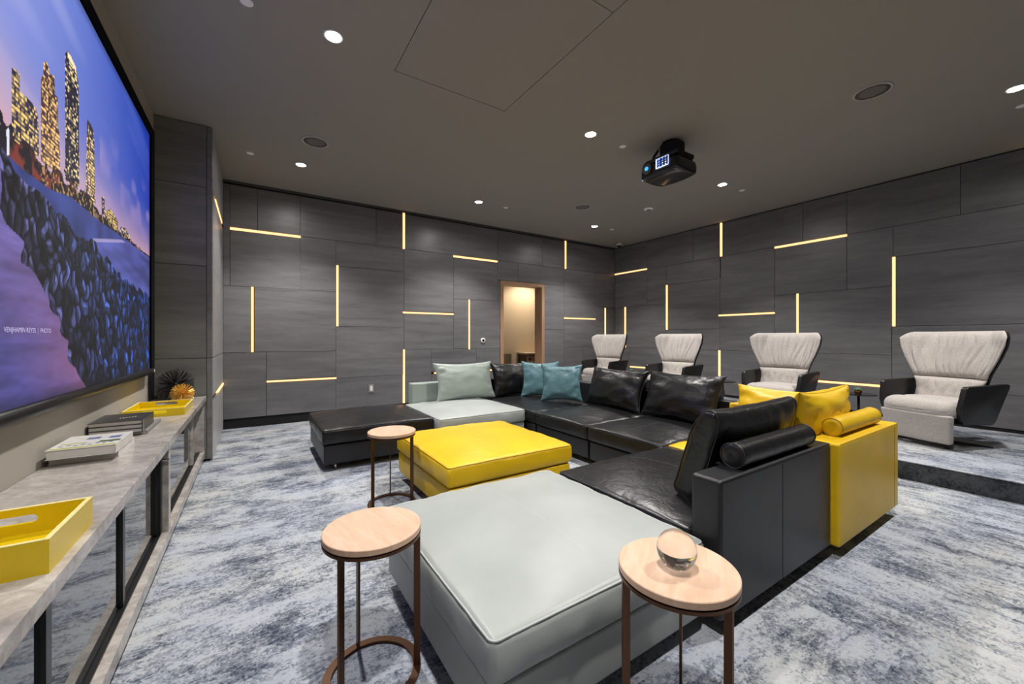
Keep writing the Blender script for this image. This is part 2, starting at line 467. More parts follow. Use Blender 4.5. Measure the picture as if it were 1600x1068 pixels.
# ================================================================== LED STRIPS
LG = 'warm LED strips let into the dark wall panels'
def led(wall, a0, a1, z0, z1, label):
    P = .005
    k_ = .0045                                   # slim the diffuser within its groove
    if a1 - a0 < z1 - z0: a0, a1 = a0 + k_, a1 - k_
    else: z0, z1 = z0 + k_, z1 - k_
    m_ = MB()
    if wall == 'b': m_.box(a0, a1, YB - P, YB + .018, z0, z1)
    if wall == 'r': m_.box(XR - P, XR + .018, a0, a1, z0, z1)
    if wall == 'f': m_.box(XFIN - .018, XFIN + P, a0, a1, z0, z1)
    tag(m_.obj('led_strip', 'led'), label, 'light strip', LG)
led('b', -.26, .525, 2.502, 2.538, 'horizontal glowing LED strip high on the back wall, nearest the screen')
led('b', 1.932, 1.968, 2.53, 3.086, 'vertical LED strip running up to the ceiling above the black ottoman')
led('b', .972, 1.008, 1.312, 2.178, 'vertical LED strip on the back wall left above the light switch')
led('b', -.043, -.007, .962, 1.80, 'leftmost vertical LED strip on the back wall')
led('b', .132, .975, .557, .588, 'low horizontal LED strip on the back wall left of the light switch')
led('b', 1.932, 1.968, .13, .965, 'vertical LED strip dropping behind the black leather ottoman')
led('b', 2.785, 3.645, 2.492, 2.528, 'horizontal LED strip high on the back wall just left above the doorway')
led('b', 1.932, 2.788, 1.523, 1.557, 'horizontal LED strip at mid height above the mint green sofa seat')
led('b', 3.072, 3.098, .945, 1.80, 'vertical LED strip beside the thermostat, left of the doorway')
led('b', 2.45, 3.70, .557, .588, 'low LED strip mostly hidden behind the mint back pillow')
led('b', 5.222, 5.258, 2.53, 3.086, 'vertical LED strip reaching the ceiling right of the doorway')
led('b', 5.20, 6.06, 1.523, 1.557, 'horizontal LED strip at mid height right of the doorway')
led('b', 6.342, 6.376, .95, 1.79, 'vertical LED strip on the back wall by the far room corner, behind the first armchair')
led('r', 5.25, 6.10, 2.52, 2.553, 'horizontal LED strip high on the right wall starting in the far room corner')
led('r', 4.772, 4.808, 1.30, 2.16, 'vertical LED strip on the right wall above the second armchair')
led('r', 5.792, 5.83, .94, 1.80, 'vertical LED strip on the right wall just right of the far corner')
led('r', 3.712, 3.748, 2.53, 3.098, 'vertical LED strip reaching the ceiling on the right wall')
led('r', 2.90, 3.77, 1.507, 1.543, 'horizontal LED strip at mid height between second and third armchairs')
led('r', 3.742, 3.778, .185, .93, 'low vertical LED strip behind the small table between second and third armchairs')
led('r', 4.82, 5.68, .517, .553, 'low horizontal LED strip between first and second armchairs')
led('r', 2.02, 2.90, 2.502, 2.538, 'horizontal LED strip high on the right wall above the third armchair')
led('r', 2.583, 2.612, .93, 1.79, 'vertical LED strip rising behind the third armchair')
led('r', 1.538, 1.572, 1.29, 2.15, 'tallest looking vertical LED strip, left above the nearest armchair')
led('r', 1.59, 2.44, .517, .553, 'low horizontal LED strip between the third and the nearest armchair')
led('r', .498, .535, 2.53, 3.098, 'LED strip at the ceiling by the right picture edge')
led('r', -.30, .54, 1.517, 1.553, 'LED strip on the right wall just past the right picture edge')
led('f', 4.95, 5.85, 2.502, 2.538, 'short looking LED strip high on the pale lit side of the wall end')
led('f', 5.25, 6.10, .557, .593, 'low LED strip on the wall end meeting the back wall corner')

# ================================================================== CEILING FIXTURES
DG, SG, KG = 'recessed ceiling downlights', 'white concealed sprinkler discs', 'round ceiling speakers'
def downlight(x, y, label):
    t = thing('downlight', label, 'downlight', (x, y, H), 0, DG)
    MB().lathe([(.060, 0), (.060, -.004), (.052, -.006), (.048, -.003), (.048, 0)], 32, cap=False).obj('trim', 'white_plastic', t, True)
    MB().lathe([(.047, -.0025), (.0005, -.0025)], 32).obj('lens', 'lens_white', t)
    for nm, pw, size, blend in (('beam', SPOT_W, 108, .6), ('spill', GLOW_W, 172, .5)):
        L = bpy.data.lights.new('downlight_' + nm, 'SPOT')
        L.energy = pw; L.color = SPOT_COL; L.spot_size = math.radians(size); L.spot_blend = blend; L.shadow_soft_size = .045
        lo = bpy.data.objects.new('downlight_' + nm, L); COL.objects.link(lo); lo.parent = t; lo.location = (0, 0, -.02)
        L.cycles.cast_shadow = True
for x, y, l_ in ((.44, 5.08, 'ceiling downlight over the aisle before the back wall, nearest the screen side'), (2.72, 5.08, 'ceiling downlight above the mint sofa seat'),
                 (5.03, 5.08, 'ceiling downlight above the farthest armchair, near the far corner'), (.43, 2.80, 'brightest looking ceiling downlight, near the screen'),
                 (2.72, 2.80, 'ceiling downlight just left of the projector'), (5.03, 2.80, 'ceiling downlight right of the projector'),
                 (5.03, .46, 'ceiling downlight cut by the right picture edge'), (2.72, .46, 'ceiling downlight over the near black sofa seat, above the picture'),
                 (.44, .46, 'ceiling downlight over the mint ottoman, above the picture')):
    downlight(x, y, l_)
for x, y, l_ in ((-.04, 2.79, 'white sprinkler disc cut by the top picture edge'), (-.04, 5.06, 'white sprinkler disc near the wall end by the screen'),
                 (3.17, 2.80, 'white sprinkler disc between downlight and projector'), (3.18, 5.08, 'small white sprinkler disc left of the doorway, on the ceiling'),
                 (5.44, 5.06, 'small white sprinkler disc near the far corner'), (5.45, 2.77, 'small white sprinkler disc right of the projector'),
                 (5.45, .47, 'white sprinkler disc at the right picture edge')):
    tag(MB().lathe([(.034, 0), (.034, -.003), (.030, -.005), (.0005, -.005)], 28).obj('sprinkler_cover', 'white_plastic'), l_, 'sprinkler cover', SG).location = (x, y, H)
for x, y, l_ in ((.51, 4.41, 'round ceiling speaker left, by the downlight near the screen wall'), (4.13, 1.09, 'large looking round ceiling speaker at the upper right'),
                 (4.13, 4.42, 'small looking round ceiling speaker left of the smoke detector')):
    t = thing('ceiling_speaker', l_, 'speaker', (x, y, H), 0, KG)
    MB().lathe([(.125, 0), (.125, -.005), (.118, -.008), (.106, -.008), (.106, -.002)], 48, cap=False).obj('rim', 'speaker_rim', t, True)
    MB().lathe([(.106, -.003), (.06, -.005), (.0005, -.006)], 48).obj('grille', 'speaker_cloth', t, True)
t = thing('smoke_detector', 'white domed smoke detector on the ceiling behind the projector', 'smoke detector', (5.01, 3.92, H))
MB().lathe([(.07, 0), (.07, -.012), (.058, -.024), (.03, -.028)], 32).obj('base', 'white_plastic', t, True)
MB().lathe([(.034, -.026), (.032, -.048), (.02, -.058), (.0005, -.060)], 24).obj('sensor_cap', 'grey_plastic', t, True)
t = thing('security_camera', 'small white dome camera under the ceiling in the far corner', 'camera', (6.37, 5.72, H))
MB().lathe([(.05, 0), (.05, -.035), (.046, -.045)], 28).obj('housing', 'white_plastic', t, True)
MB().lathe([(.040, -.045), (.036, -.068), (.022, -.082), (.0005, -.086)], 24).obj('dome', 'black_gloss', t, True)

# projector hanging from the ceiling, facing the screen
t = thing('projector', 'black ceiling-mounted projector with blue glowing lens', 'projector', (3.50, 2.50, 2.765))
def pj(x, y, z, a, b_, c_):
    k = 1 - .10 * max(0, c_) ** 2
    front = .02 * (1 - b_ * b_) if a < 0 else -.05 * (1 - b_ * b_)
    return (x * k - front, y * k, z - .014 * (1 - a * a) * (c_ < 0))
MB().rbox((0, 0, .065), (.32, .43, .13), .028, (6, 8, 3), pj).obj('body', 'black_gloss', t, True)
MB().lathe([(.052, -.200), (.056, -.17), (.056, -.12)], 32, (0, .105, .075), 'x').obj('lens_ring', 'matt_black', t)
MB().lathe([(.020, -.206), (.019, -.201), (.0005, -.199)], 24, (0, .105, .075), 'x').obj('lens', 'proj_blue', t, True)
MB().rbox((-.182, -.075, .085), (.02, .115, .085), .009, (2, 4, 3)).obj('vent_window', 'proj_glow', t, True)
fr = MB(); fr.box(-.197, -.188, -.010, .002, .036, .130); fr.box(-.197, -.188, -.140, -.135, .045, .128); fr.box(-.197, -.188, -.135, -.01, .036, .042); fr.box(-.197, -.188, -.135, -.01, .126, .130)
fr.obj('vent_frame', 'proj_white', t)
for i in range(3):
    MB().box(-.1965, -.190, -.132 + .035 * i, -.118 + .035 * i, .043, .126).obj('vent_slat', 'matt_black', t)
    MB().box(-.1968, -.190, -.135, -.012, .058 + .022 * i, .066 + .022 * i).obj('vent_slat', 'matt_black', t)
for yy in (-.17, -.10, .12):
    MB().box(-.08, .12, yy - .018, yy + .018, .125, .165).obj('mount_foot', 'matt_black', t)
MB().lathe([(.09, 0), (.09, .012)], 32, (.02, -.02, .340)).obj('ceiling_plate', 'matt_black', t)
MB().rbox((.02, -.03, .245), (.16, .20, .19), .03, (3, 3, 3)).obj('mount_box', 'matt_black', t, True)
MB().box(-.13, .14, -.19, .13, .150, .185).obj('mount_bracket', 'matt_black', t)
pts = [(.03, .27 + .062 * math.cos(a), .195 + .062 * math.sin(a)) for a in [math.radians(d) for d in range(-150, 160, 20)]]
MB().tube([(.03, .20, .10)] + pts + [(.03, .20, .28), (.03, .14, .335)], .013, 10).obj('cable', 'matt_black', t, True)
MB().lathe([(.006, 0), (.006, .004)], 10, (-.150, .195, -.004)).obj('status_lamp', 'proj_white', t)

# wall devices
t = thing('light_switch', 'small white rocker switch on the dark back wall', 'switch', (1.455, YB, .395))
MB().box(-.036, .036, -.008, 0, -.06, .06).obj('cover_plate', 'grey_plastic', t, bevel=.002)
MB().box(-.018, .018, -.012, -.008, -.036, .036).obj('rocker', 'white_plastic', t)
t = thing('thermostat', 'round white thermostat on the back wall by the doorway', 'thermostat', (3.345, YB, 1.10))
MB().lathe([(.044, 0), (.044, -.016), (.036, -.022)], 32, axis='y').obj('housing', 'white_plastic', t, True)
MB().lathe([(.022, -.024), (.0005, -.024)], 24, axis='y').obj('display', 'black_gloss', t)

# corridor furniture seen through the doorway
t = thing('corridor_cabinet', 'dark timber cabinet with pale top seen through the doorway', 'cabinet', (5.29, 7.42, 0))
MB().box(-.30, .70, -.28, .02, 0, .78).obj('carcass', 'dark_timber', t)
MB().box(-.33, .73, -.31, .025, .78, .815).obj('worktop', 'corridor_paint', t)
d = MB().box(-.285, .18, -.295, -.28, .06, .75).obj('door', 'timber', t); MB().box(-.22, -.19, -.32, -.295, .66, .70).obj('knob', 'matt_black', d)
d = MB().box(.20, .68, -.295, -.28, .06, .75).obj('door', 'timber', t); MB().box(.25, .28, -.32, -.295, .66, .70).obj('knob', 'matt_black', d)
t = thing('folding_screen', 'small brass slatted panel standing in the corridor by the left jamb', 'panel', (4.69, 7.38, 0))
for i, x in enumerate((-.10, -.065, -.03, .005, .04)):
    MB().box(x, x + .03, -.02 + .012 * (i % 2), .02 + .012 * (i % 2), 0, .79).obj('slat', 'brass_panel', t)
t = thing('corridor_downlight', 'warm corridor ceiling light beyond the doorway', 'downlight', (5.15, 6.95, 2.6))
MB().lathe([(.09, 0), (.09, -.012), (.0005, -.014)], 28).obj('lens', 'lens_warm', t)
L = bpy.data.lights.new('corridor_beam', 'SPOT'); L.energy = 115; L.color = (1., .86, .68); L.spot_size = math.radians(150); L.spot_blend = .6; L.shadow_soft_size = .08
lo = bpy.data.objects.new('corridor_beam', L); COL.objects.link(lo); lo.parent = t; lo.location = (0, 0, -.03)

# ================================================================== SCREEN
_F = (math.sin(YAW), math.cos(YAW)); _R = (math.cos(YAW), -math.sin(YAW))
def on_screen(px, py):
    """photo pixel -> (Y, z) on the plane of the screen"""
    u = (px - 800) / F_PX; v_ = (HORIZON - py) / F_PX
    dx, dy = _F[0] + u * _R[0], _F[1] + u * _R[1]
    t_ = XS / dx
    return (dy * t_, CAM_H + v_ * t_)
SY0, SY1, SZ0, SZ1 = .96, 4.205, .905, 2.755       # picture area
OY1, OZ0, OZ1 = 4.325, .862, 2.832
t = thing('projection_screen', 'large black-framed screen showing a city skyline at dusk above a rocky shore', 'screen', (XL, 2.6, .862))
def loc(b_): return b_.xform(Matrix.Translation((-XL, -2.6, -.862)))
loc(MB().box(XL + .001, XS - .006, SY0 - .09, OY1, OZ0 + .01, OZ1)).obj('backing', 'matt_black', t)
loc(MB().box(XS - .012, XS + .012, SY0 - .10, OY1, SZ1, OZ1)).obj('frame_top', 'screen_border', t, bevel=.003)
loc(MB().box(XS - .012, XS + .012, SY1, OY1, SZ0, SZ1)).obj('frame_side', 'screen_border', t, bevel=.003)
loc(MB().box(XS - .012, XS + .012, SY0 - .10, SY0, SZ0, SZ1)).obj('frame_side', 'screen_border', t, bevel=.003)
loc(MB().tube([(XS - .004, SY0 - .10, .880), (XS - .004, OY1, .880)], .026, 16)).obj('bottom_bar', 'black_metal', t, True)
loc(MB().box(XS + .0195, XS + .0225, OY1 - .075, OY1 - .055, .872, .892)).obj('badge', 'white_plastic', t)

def in_poly(Y, Z, poly):
    ins = np.zeros(Y.shape, bool); n = len(poly)
    for i in range(n):
        (y0, z0), (y1, z1) = poly[i], poly[(i + 1) % n]
        if z0 == z1: continue
        c_ = ((z0 > Z) != (z1 > Z)) & (Y < (y1 - y0) * (Z - z0) / (z1 - z0) + y0)
        ins ^= c_
    return ins
def vnoise(Y, Z, f, seed):
    r = np.random.default_rng(seed).random((64, 64))
    y, z = Y * f, Z * f
    yi, zi = np.floor(y).astype(int), np.floor(z).astype(int)
    fy, fz = y - yi, z - zi
    fy = fy * fy * (3 - 2 * fy); fz = fz * fz * (3 - 2 * fz)
    g_ = lambda a, b_: r[a % 64, b_ % 64]
    return (g_(yi, zi) * (1 - fy) + g_(yi + 1, zi) * fy) * (1 - fz) + (g_(yi, zi + 1) * (1 - fy) + g_(yi + 1, zi + 1) * fy) * fz
NYG, NZG = 620, 420
ys = np.concatenate([np.linspace(SY0, 1.98, 60, endpoint=False), np.linspace(1.98, SY1, NYG - 60)])
zs = np.linspace(SZ0, SZ1, NZG)
Y, Z = np.meshgrid(ys, zs, indexing='ij')
P = lambda pts: [on_screen(*p) for p in pts]
S = lambda *c_: np.array(c_, float)
def blend(img, mask, col, a=1.):
    k = (mask * a)[..., None]
    return img * (1 - k) + col * k
def line_z(pts):
    q = sorted(P(pts)); return np.interp(Y, [a for a, _ in q], [b_ for _, b_ in q])
# sky
uy = np.clip((Y - 1.9) / 2.3, 0, 1); uz = np.clip((Z - 1.5) / 1.25, 0, 1)
img = S(150, 165, 232) * (1 - uy)[..., None] + S(18, 50, 166) * uy[..., None]
img = img * (.62 + .38 * uz)[..., None] + S(120, 110, 190) * (.38 * (1 - uz))[..., None]
streak = vnoise(Y * .35 + Z * 1.3, Z * .5 - Y * .12, 5, 3)
img = blend(img, np.clip((streak - .5) * 2, 0, 1) * (1 - uy * .7), S(196, 196, 238), .45)
hz_ = line_z([(0, 195), (60, 262), (120, 312), (180, 362), (234, 402)])
pk = np.clip(1 - (Z - hz_) / .42, 0, 1) ** 1.4
img = blend(img, pk, S(238, 176, 172), .75)
cl = np.clip((vnoise(Y, Z * 1.5, 7, 9) - .45) * 3, 0, 1) * np.clip(1 - np.abs(Z - hz_ - .33) / .25, 0, 1) * (Y > 3.0)
img = blend(img, cl, S(226, 178, 205), .4)
# towers
def tower(img, pts, base, lit, dens, seed, cw=.0135, ch=.0165, crown=None):
    poly = P(pts); m_ = in_poly(Y, Z, poly)
    img = blend(img, m_, base)
    r = np.random.default_rng(seed)
    iy, iz = np.floor(Y / cw).astype(int), np.floor((Z - .012 * Y) / ch).astype(int)
    tab = r.random((97, 89)); tab2 = r.random((97, 89)); big = vnoise(Y, Z, 8, seed + 1)
    on = m_ & (tab[iy % 97, iz % 89] < dens * (.35 + 1.3 * big)) & (np.mod(Z - .012 * Y, ch) > ch * .36)
    img = blend(img, on, lit * 1.0, 1.) * 1.0
    dim = on & (tab2[iy % 97, iz % 89] < .4)
    img = blend(img, dim, base * .4 + lit * .55)
    slab = m_ & (np.mod(Z - .012 * Y, ch) < ch * .2)
    img = blend(img, slab, S(120, 112, 120), .45)
    if crown is not None:
        img = blend(img, in_poly(Y, Z, P(crown)), S(255, 236, 200))
    return img
img = tower(img, [(18, 106), (25, 109), (31, 118), (31, 143), (48, 158), (57, 171), (60, 186), (61, 245), (18, 222)], S(48, 42, 66), S(252, 214, 128), .55, 11)
img = tower(img, [(64, 120), (68, 118), (68, 98), (72, 95), (76, 104), (77, 115), (85, 119), (86, 148), (90, 152), (91, 200), (93, 208), (94, 275), (64, 252)], S(74, 48, 54), S(255, 205, 128), .62, 21)
img = tower(img, [(102, 83), (106, 79), (113, 91), (119, 108), (123, 133), (124, 290), (120, 298), (102, 280)], S(34, 32, 52), S(255, 228, 168), .42, 31, crown=[(106, 80), (112, 90), (119, 106), (119, 113), (112, 100), (106, 90)])
img = tower(img, [(136, 190), (137, 186), (143, 196), (147, 208), (149, 318), (145, 318), (134, 305)], S(58, 48, 66), S(255, 218, 150), .62, 41)
img = tower(img, [(159, 307), (163, 307), (164, 335), (159, 335)], S(40, 40, 62), S(240, 210, 150), .4, 51, .012, .014)
img = tower(img, [(164, 330), (172, 326), (184, 345), (184, 362), (164, 352)], S(70, 58, 60), S(250, 214, 120), .7, 52, .014, .014)
img = tower(img, [(188, 354), (196, 356), (204, 370), (204, 376), (188, 372)], S(80, 70, 92), S(250, 226, 170), .6, 53, .014, .014)
# trees and lit promenade
tr_top = line_z([(0, 178), (8, 184), (20, 206), (36, 228), (60, 248), (90, 270), (110, 285), (135, 305), (160, 338), (185, 360), (210, 381), (236, 402)]) + (vnoise(Y, Z, 26, 61) - .5) * .10 * np.clip((4.3 - Y) / 2, .1, 1)
bt_top = line_z([(0, 232), (18, 248), (45, 272), (79, 296), (112, 308), (157, 347), (193, 371), (234, 403)])
trees = (Z < tr_top) & (Z > bt_top - .02)
img = blend(img, trees, S(30, 24, 34))
og = trees * np.clip((vnoise(Y, Z, 22, 71) * .6 + vnoise(Y, Z, 60, 73) * .4 - .42) * 5, 0, 1) * np.clip((bt_top + .11 - Z) / .05, 0, 1) * np.clip((2.72 - Y) / .15, 0, 1) * np.clip((Y - 2.03) / .05, 0, 1)
img = blend(img, og, S(190, 78, 56), .6)
og = trees & (vnoise(Y, Z, 70, 72) > .70) & (Y > 2.3)
img = blend(img, og, S(226, 180, 110), .7)
img = blend(img, in_poly(Y, Z, P([(10, 202), (14, 198), (15, 242), (11, 243)])), S(226, 236, 255))
# beach, sea
below = Z < bt_top
img = blend(img, below, S(60, 72, 142) * (.75 + .35 * vnoise(Y, Z, 12, 81))[..., None])
sea = in_poly(Y, Z, P([(143, 373), (150, 373), (193, 375), (200, 377), (236, 404), (236, 470), (190, 445), (160, 400)]))
img = blend(img, sea, (S(92, 98, 182) * (.75 + .4 * vnoise(Y * .5, Z * 3, 9, 82))[..., None]) * (1.25 - .45 * uy)[..., None])
foam = in_poly(Y, Z, P([(143, 372), (190, 374), (196, 379), (150, 378)]))
img = blend(img, foam, S(200, 180, 214), .6)
# rocks
ridge = line_z([(-40, 180), (0, 214), (22, 262), (67, 303), (101, 343), (126, 369), (144, 378), (171, 411), (195, 438), (225, 456), (236, 466)]) + (vnoise(Y, Z * 0, 16, 91) - .5) * .05
edge_pts = sorted([(z_, y_) for y_, z_ in P([(0, 325), (12, 350), (36, 377), (40, 412), (56, 428), (72, 452), (74, 478), (88, 492), (93, 516), (109, 532), (112, 572), (132, 604), (140, 640)])])
edge = np.interp(Z, [a for a, _ in edge_pts], [b_ for _, b_ in edge_pts]) + (vnoise(Y, Z, 14, 92) - .5) * .09
rocks = (Z < ridge) & (Y > edge)
water = (Z < ridge) & (Y <= edge)
wv = vnoise(Y * .6 + Z * .4, Z * 4, 7, 93) * .5 + vnoise(Y * 2, Z * 9, 9, 94) * .25
depth_ = np.clip((Z - .9) / 1.0, 0, 1)
wc = S(70, 66, 132) * (1 - depth_)[..., None] + S(132, 118, 186) * depth_[..., None]
img = blend(img, water, wc * (.72 + .55 * wv)[..., None])
wp = np.clip(1 - np.abs(edge - Y) / .55, 0, 1) * np.clip((1.55 - Z) / .5, 0, 1)
img = blend(img, water, S(176, 108, 140), np.clip(wp, 0, 1) * .55)
ii = np.argwhere(rocks)
seeds = []
for _ in range(9000):
    k = ii[RNG.integers(len(ii))]; seeds.append((Y[k[0], k[1]], Z[k[0], k[1]]))
sel = []
for y_, z_ in seeds:       # big stones low and near, small far
    sp = .022 + .050 * max(0, min(1, (1.80 - z_) / .85)) * (.6 + .8 * RNG.random())
    if all((y_ - a) ** 2 + ((z_ - b_) * .62) ** 2 > sp * sp for a, b_ in sel): sel.append((y_, z_))
sel = np.array(sel)
ry, rz = Y[rocks], Z[rocks]
jy = ry + (vnoise(ry, rz, 18, 95) - .5) * .05; jz = rz + (vnoise(ry, rz, 18, 96) - .5) * .05
d1 = np.full(ry.shape, 9.); d2 = np.full(ry.shape, 9.); own = np.zeros(ry.shape, int)
for k, (a, b_) in enumerate(sel):
    d_ = np.hypot(jy - a, (jz - b_) * .62)
    up = d_ < d1
    d2 = np.where(up, d1, np.minimum(d2, d_)); d1 = np.where(up, d_, d1); own = np.where(up, k, own)
tone = RNG.random(len(sel))[own]
ang = (RNG.random(len(sel)) * 2.2 - .3)[own]
size_ = (.02 + .05 * np.clip((1.8 - rz) / .85, 0, 1))
px_ = (jy - sel[own, 0]) / size_; pz_ = (jz - sel[own, 1]) / size_ * .7
side = px_ * np.cos(ang) + pz_ * np.sin(ang)
facet = np.where(side > .12, 1.0, np.where(side > -.35, .55, .22))
gap = np.clip((d2 - d1) / (size_ * .42), 0, 1) ** .7
br = gap * facet * (.22 + .78 * tone ** 1.4) * (.7 + .5 * vnoise(ry, rz, 45, 97)) + .03
ry_u = np.clip((ry - 2.2) / 1.9, 0, 1)[..., None]
warm = np.clip(1 - (ry - edge[rocks]) / .5, 0, 1)[..., None] * .35
rc = (S(118, 124, 198) * (1 - ry_u) + S(46, 104, 236) * ry_u)
rc = (rc * (1 - warm) + S(120, 96, 140) * warm) * br[..., None]
img[rocks] = rc
vig = np.clip(np.minimum(SY1 - Y, np.minimum(Z - SZ0, SZ1 - Z)) / .05, 0, 1) * .25 + .75
img *= vig[..., None]
img = np.clip(img, 0, 255) / 255.
lin = np.where(img <= .04045, img / 12.92, ((img + .055) / 1.055) ** 2.4)
rgba = np.ones((Y.size, 4)); rgba[:, :3] = lin.reshape(-1, 3)
nv = Y.size
co = np.stack([np.full(nv, XS - XL), Y.ravel() - 2.6, Z.ravel() - .862], 1)
i_, j_ = np.meshgrid(np.arange(NYG - 1), np.arange(NZG - 1), indexing='ij')
a = (i_ * NZG + j_).ravel()
quads = np.stack([a, a + NZG, a + NZG + 1, a + 1], 1)
me = bpy.data.meshes.new('picture')
me.vertices.add(nv); me.vertices.foreach_set('co', co.ravel())
me.loops.add(quads.size); me.loops.foreach_set('vertex_index', quads.ravel())
me.polygons.add(len(quads)); me.polygons.foreach_set('loop_start', np.arange(0, quads.size, 4))
me.update(calc_edges=True)
at = me.color_attributes.new('picture_colour', 'FLOAT_COLOR', 'POINT')
at.data.foreach_set('color', rgba.ravel().astype(np.float32))
m = mat('screen_picture', (.03, .03, .03), .9, spec=.05)
n, l, b = NT(m)
an = n.new('ShaderNodeAttribute'); an.attribute_name = 'picture_colour'
l.new(an.outputs['Color'], b.inputs['Emission Color']); b.inputs['Emission Strength'].default_value = 1.0 / 2 ** EXPO
me.materials.append(m)
po = bpy.data.objects.new('picture', me); COL.objects.link(po); po.parent = t
# photographer's credit in the picture
cu = bpy.data.curves.new('credit', 'FONT'); cu.body = 'VENJHAMIN REYES  |  PHOTO'; cu.size = .05; cu.align_x = 'LEFT'
fo = bpy.data.objects.new('credit_text', cu); COL.objects.link(fo)
dg = bpy.context.evaluated_depsgraph_get()
tm = bpy.data.meshes.new_from_object(fo.evaluated_get(dg)); bpy.data.objects.remove(fo)
xs = [v_.co.x for v_ in tm.vertices]; hs_ = [v_.co.y for v_ in tm.vertices]
(cy0, cz0), (cy1, cz1) = on_screen(5, 521), on_screen(79, 523)
hh = on_screen(5, 511)[1] - on_screen(5, 521)[1]
for v_ in tm.vertices:
    a_ = (v_.co.x - min(xs)) / (max(xs) - min(xs)); b_ = (v_.co.y - min(hs_)) / (max(hs_) - min(hs_))
    v_.co = (XS + .0012 - XL, cy0 + a_ * (cy1 - cy0) - 2.6, cz0 + b_ * hh * 1.1 - .862)
mat('credit_ink', (.3, .3, .35), .8, emit=srgb(158, 150, 200), estr=1.)
tm.materials.clear(); tm.materials.append(MAT['credit_ink'])
to = bpy.data.objects.new('credit_text', tm); COL.objects.link(to); to.parent = t

# ================================================================== MEDIA CONSOLE
XC = -.375; ZC = .61; CY0, CY1 = -1.0, 4.615
t = thing('media_console', 'long low grey marble console with dark glass doors under the screen', 'console', (XL, 2.0, 0))
def loc(b_): return b_.xform(Matrix.Translation((-XL, -2.0, 0)))
loc(MB().box(XL + .002, XC, CY0, CY1, ZC - .042, ZC)).obj('top_slab', 'marble', t, bevel=.0015)
loc(MB().box(XL + .03, XC - .012, CY0, CY1, .05, .105)).obj('bottom_slab', 'marble', t, bevel=.0015)
loc(MB().box(XL + .05, XC - .07, CY0 + .02, CY1 - .02, 0, .05)).obj('plinth', 'matt_black', t)
loc(MB().box(XL + .03, XL + .05, CY0, CY1, .105, ZC - .042)).obj('back_panel', 'matt_black', t)
loc(MB().box(XC - .075, XC - .042, CY0, CY1 - .06, .105, .112)).obj('door_track', 'black_metal', t)
loc(MB().box(XC - .075, XC - .035, CY0, CY1 - .06, ZC - .052, ZC - .042)).obj('door_track', 'black_metal', t)
for y0, y1 in ((4.56, 4.615), (2.80, 2.86)):
    loc(MB().box(XL + .05, XC - .014, y0, y1, .105, ZC - .042)).obj('stone_post', 'marble', t)
loc(MB().box(XC - .075, XC - .040, 2.755, 2.80, .118, ZC - .052)).obj('door_frame', 'black_metal', t)
edges = [-.95, -.55, .10, .77, 1.44, 2.11, 2.755]
for k in range(len(edges) - 1):
    d = loc(MB().box(XC - .066, XC - .060, edges[k] + .012, edges[k + 1] - .012, .118, ZC - .052)).obj('glass_door', 'tinted_glass', t)
    m_ = loc(MB().box(XC - .068, XC - .050, edges[k + 1] - .016, edges[k + 1] + .016, .118, ZC - .052)).obj('door_stile', 'black_metal', d)
d = loc(MB().box(XC - .066, XC - .060, 2.87, 4.10, .118, ZC - .052)).obj('glass_door', 'tinted_glass', t)
loc(MB().box(XC - .068, XC - .045, 4.10, 4.14, .118, ZC - .052)).obj('door_stile', 'marble', d)
loc(MB().lathe([(.007, 0), (.007, .028)], 12, (XC - .036, 2.775, .50), 'x')).obj('door_knob', 'chrome', t)

# trays
def tray(x0, x1, y0, y1, h, label, rz=0.):
    cx, cy = (x0 + x1) / 2, (y0 + y1) / 2
    t = thing('serving_tray', label, 'tray', (cx, cy, ZC), rz, 'yellow lacquer trays on the console')
    a, b_ = (x1 - x0) / 2, (y1 - y0) / 2; w_ = .010
    MB().box(-a, a, -b_, b_, 0, .008).obj('bottom', 'yellow_lacquer', t)
    for s_ in (-1, 1):
        MB().box(s_ * a - (w_ if s_ > 0 else 0), s_ * a + (0 if s_ > 0 else w_), -b_, b_, .008, h).obj('side', 'yellow_lacquer', t)
        MB().box(s_ * a - (w_ if s_ > 0 else 0) - .0004, s_ * a + (0 if s_ > 0 else w_) + .0004, -b_, b_, h, h + .0015).obj('rim', 'tray_edge', t)
    for s_ in (-1, 1):                       # handle walls with an oblong cut-out
        y = s_ * (b_ - w_ / 2)
        k = MB(); n_ = 10
        hw, hr = .055, .011; zc = .008 + (h - .008) * .56
        k.box(-a + w_, -hw - hr, y - w_ / 2, y + w_ / 2, .008, h); k.box(hw + hr, a - w_, y - w_ / 2, y + w_ / 2, .008, h)
        arc = [(hw + hr * math.sin(q), zc - hr * math.cos(q)) for q in [math.pi * i / n_ for i in range(n_ + 1)]]
        low = [(-x_, z_) for x_, z_ in arc[:n_ // 2 + 1]][::-1] + arc[:n_ // 2 + 1]
        up = arc[n_ // 2:] + [(-x_, z_) for x_, z_ in arc[n_ // 2:]][::-1]
        k.prism([(hw + hr, .008), (-hw - hr, .008)] + low, y - w_ / 2, y + w_ / 2)
        k.prism([(-hw - hr, h), (hw + hr, h)] + up, y - w_ / 2, y + w_ / 2)
        k.obj('handle_wall', 'yellow_lacquer', t)
        MB().box(-a + w_, a - w_, y - w_ / 2 - .0004, y + w_ / 2 + .0004, h, h + .0015).obj('rim', 'tray_edge', t)
    return t
tray(-.735, -.395, 1.34, 1.63, .078, 'yellow lacquer tray with handle slots, on the console at the left picture edge')
t2 = tray(-.735, -.41, 3.58, 4.04, .050, 'yellow lacquer tray with a printed band, far end of the console before the spiky ornaments')
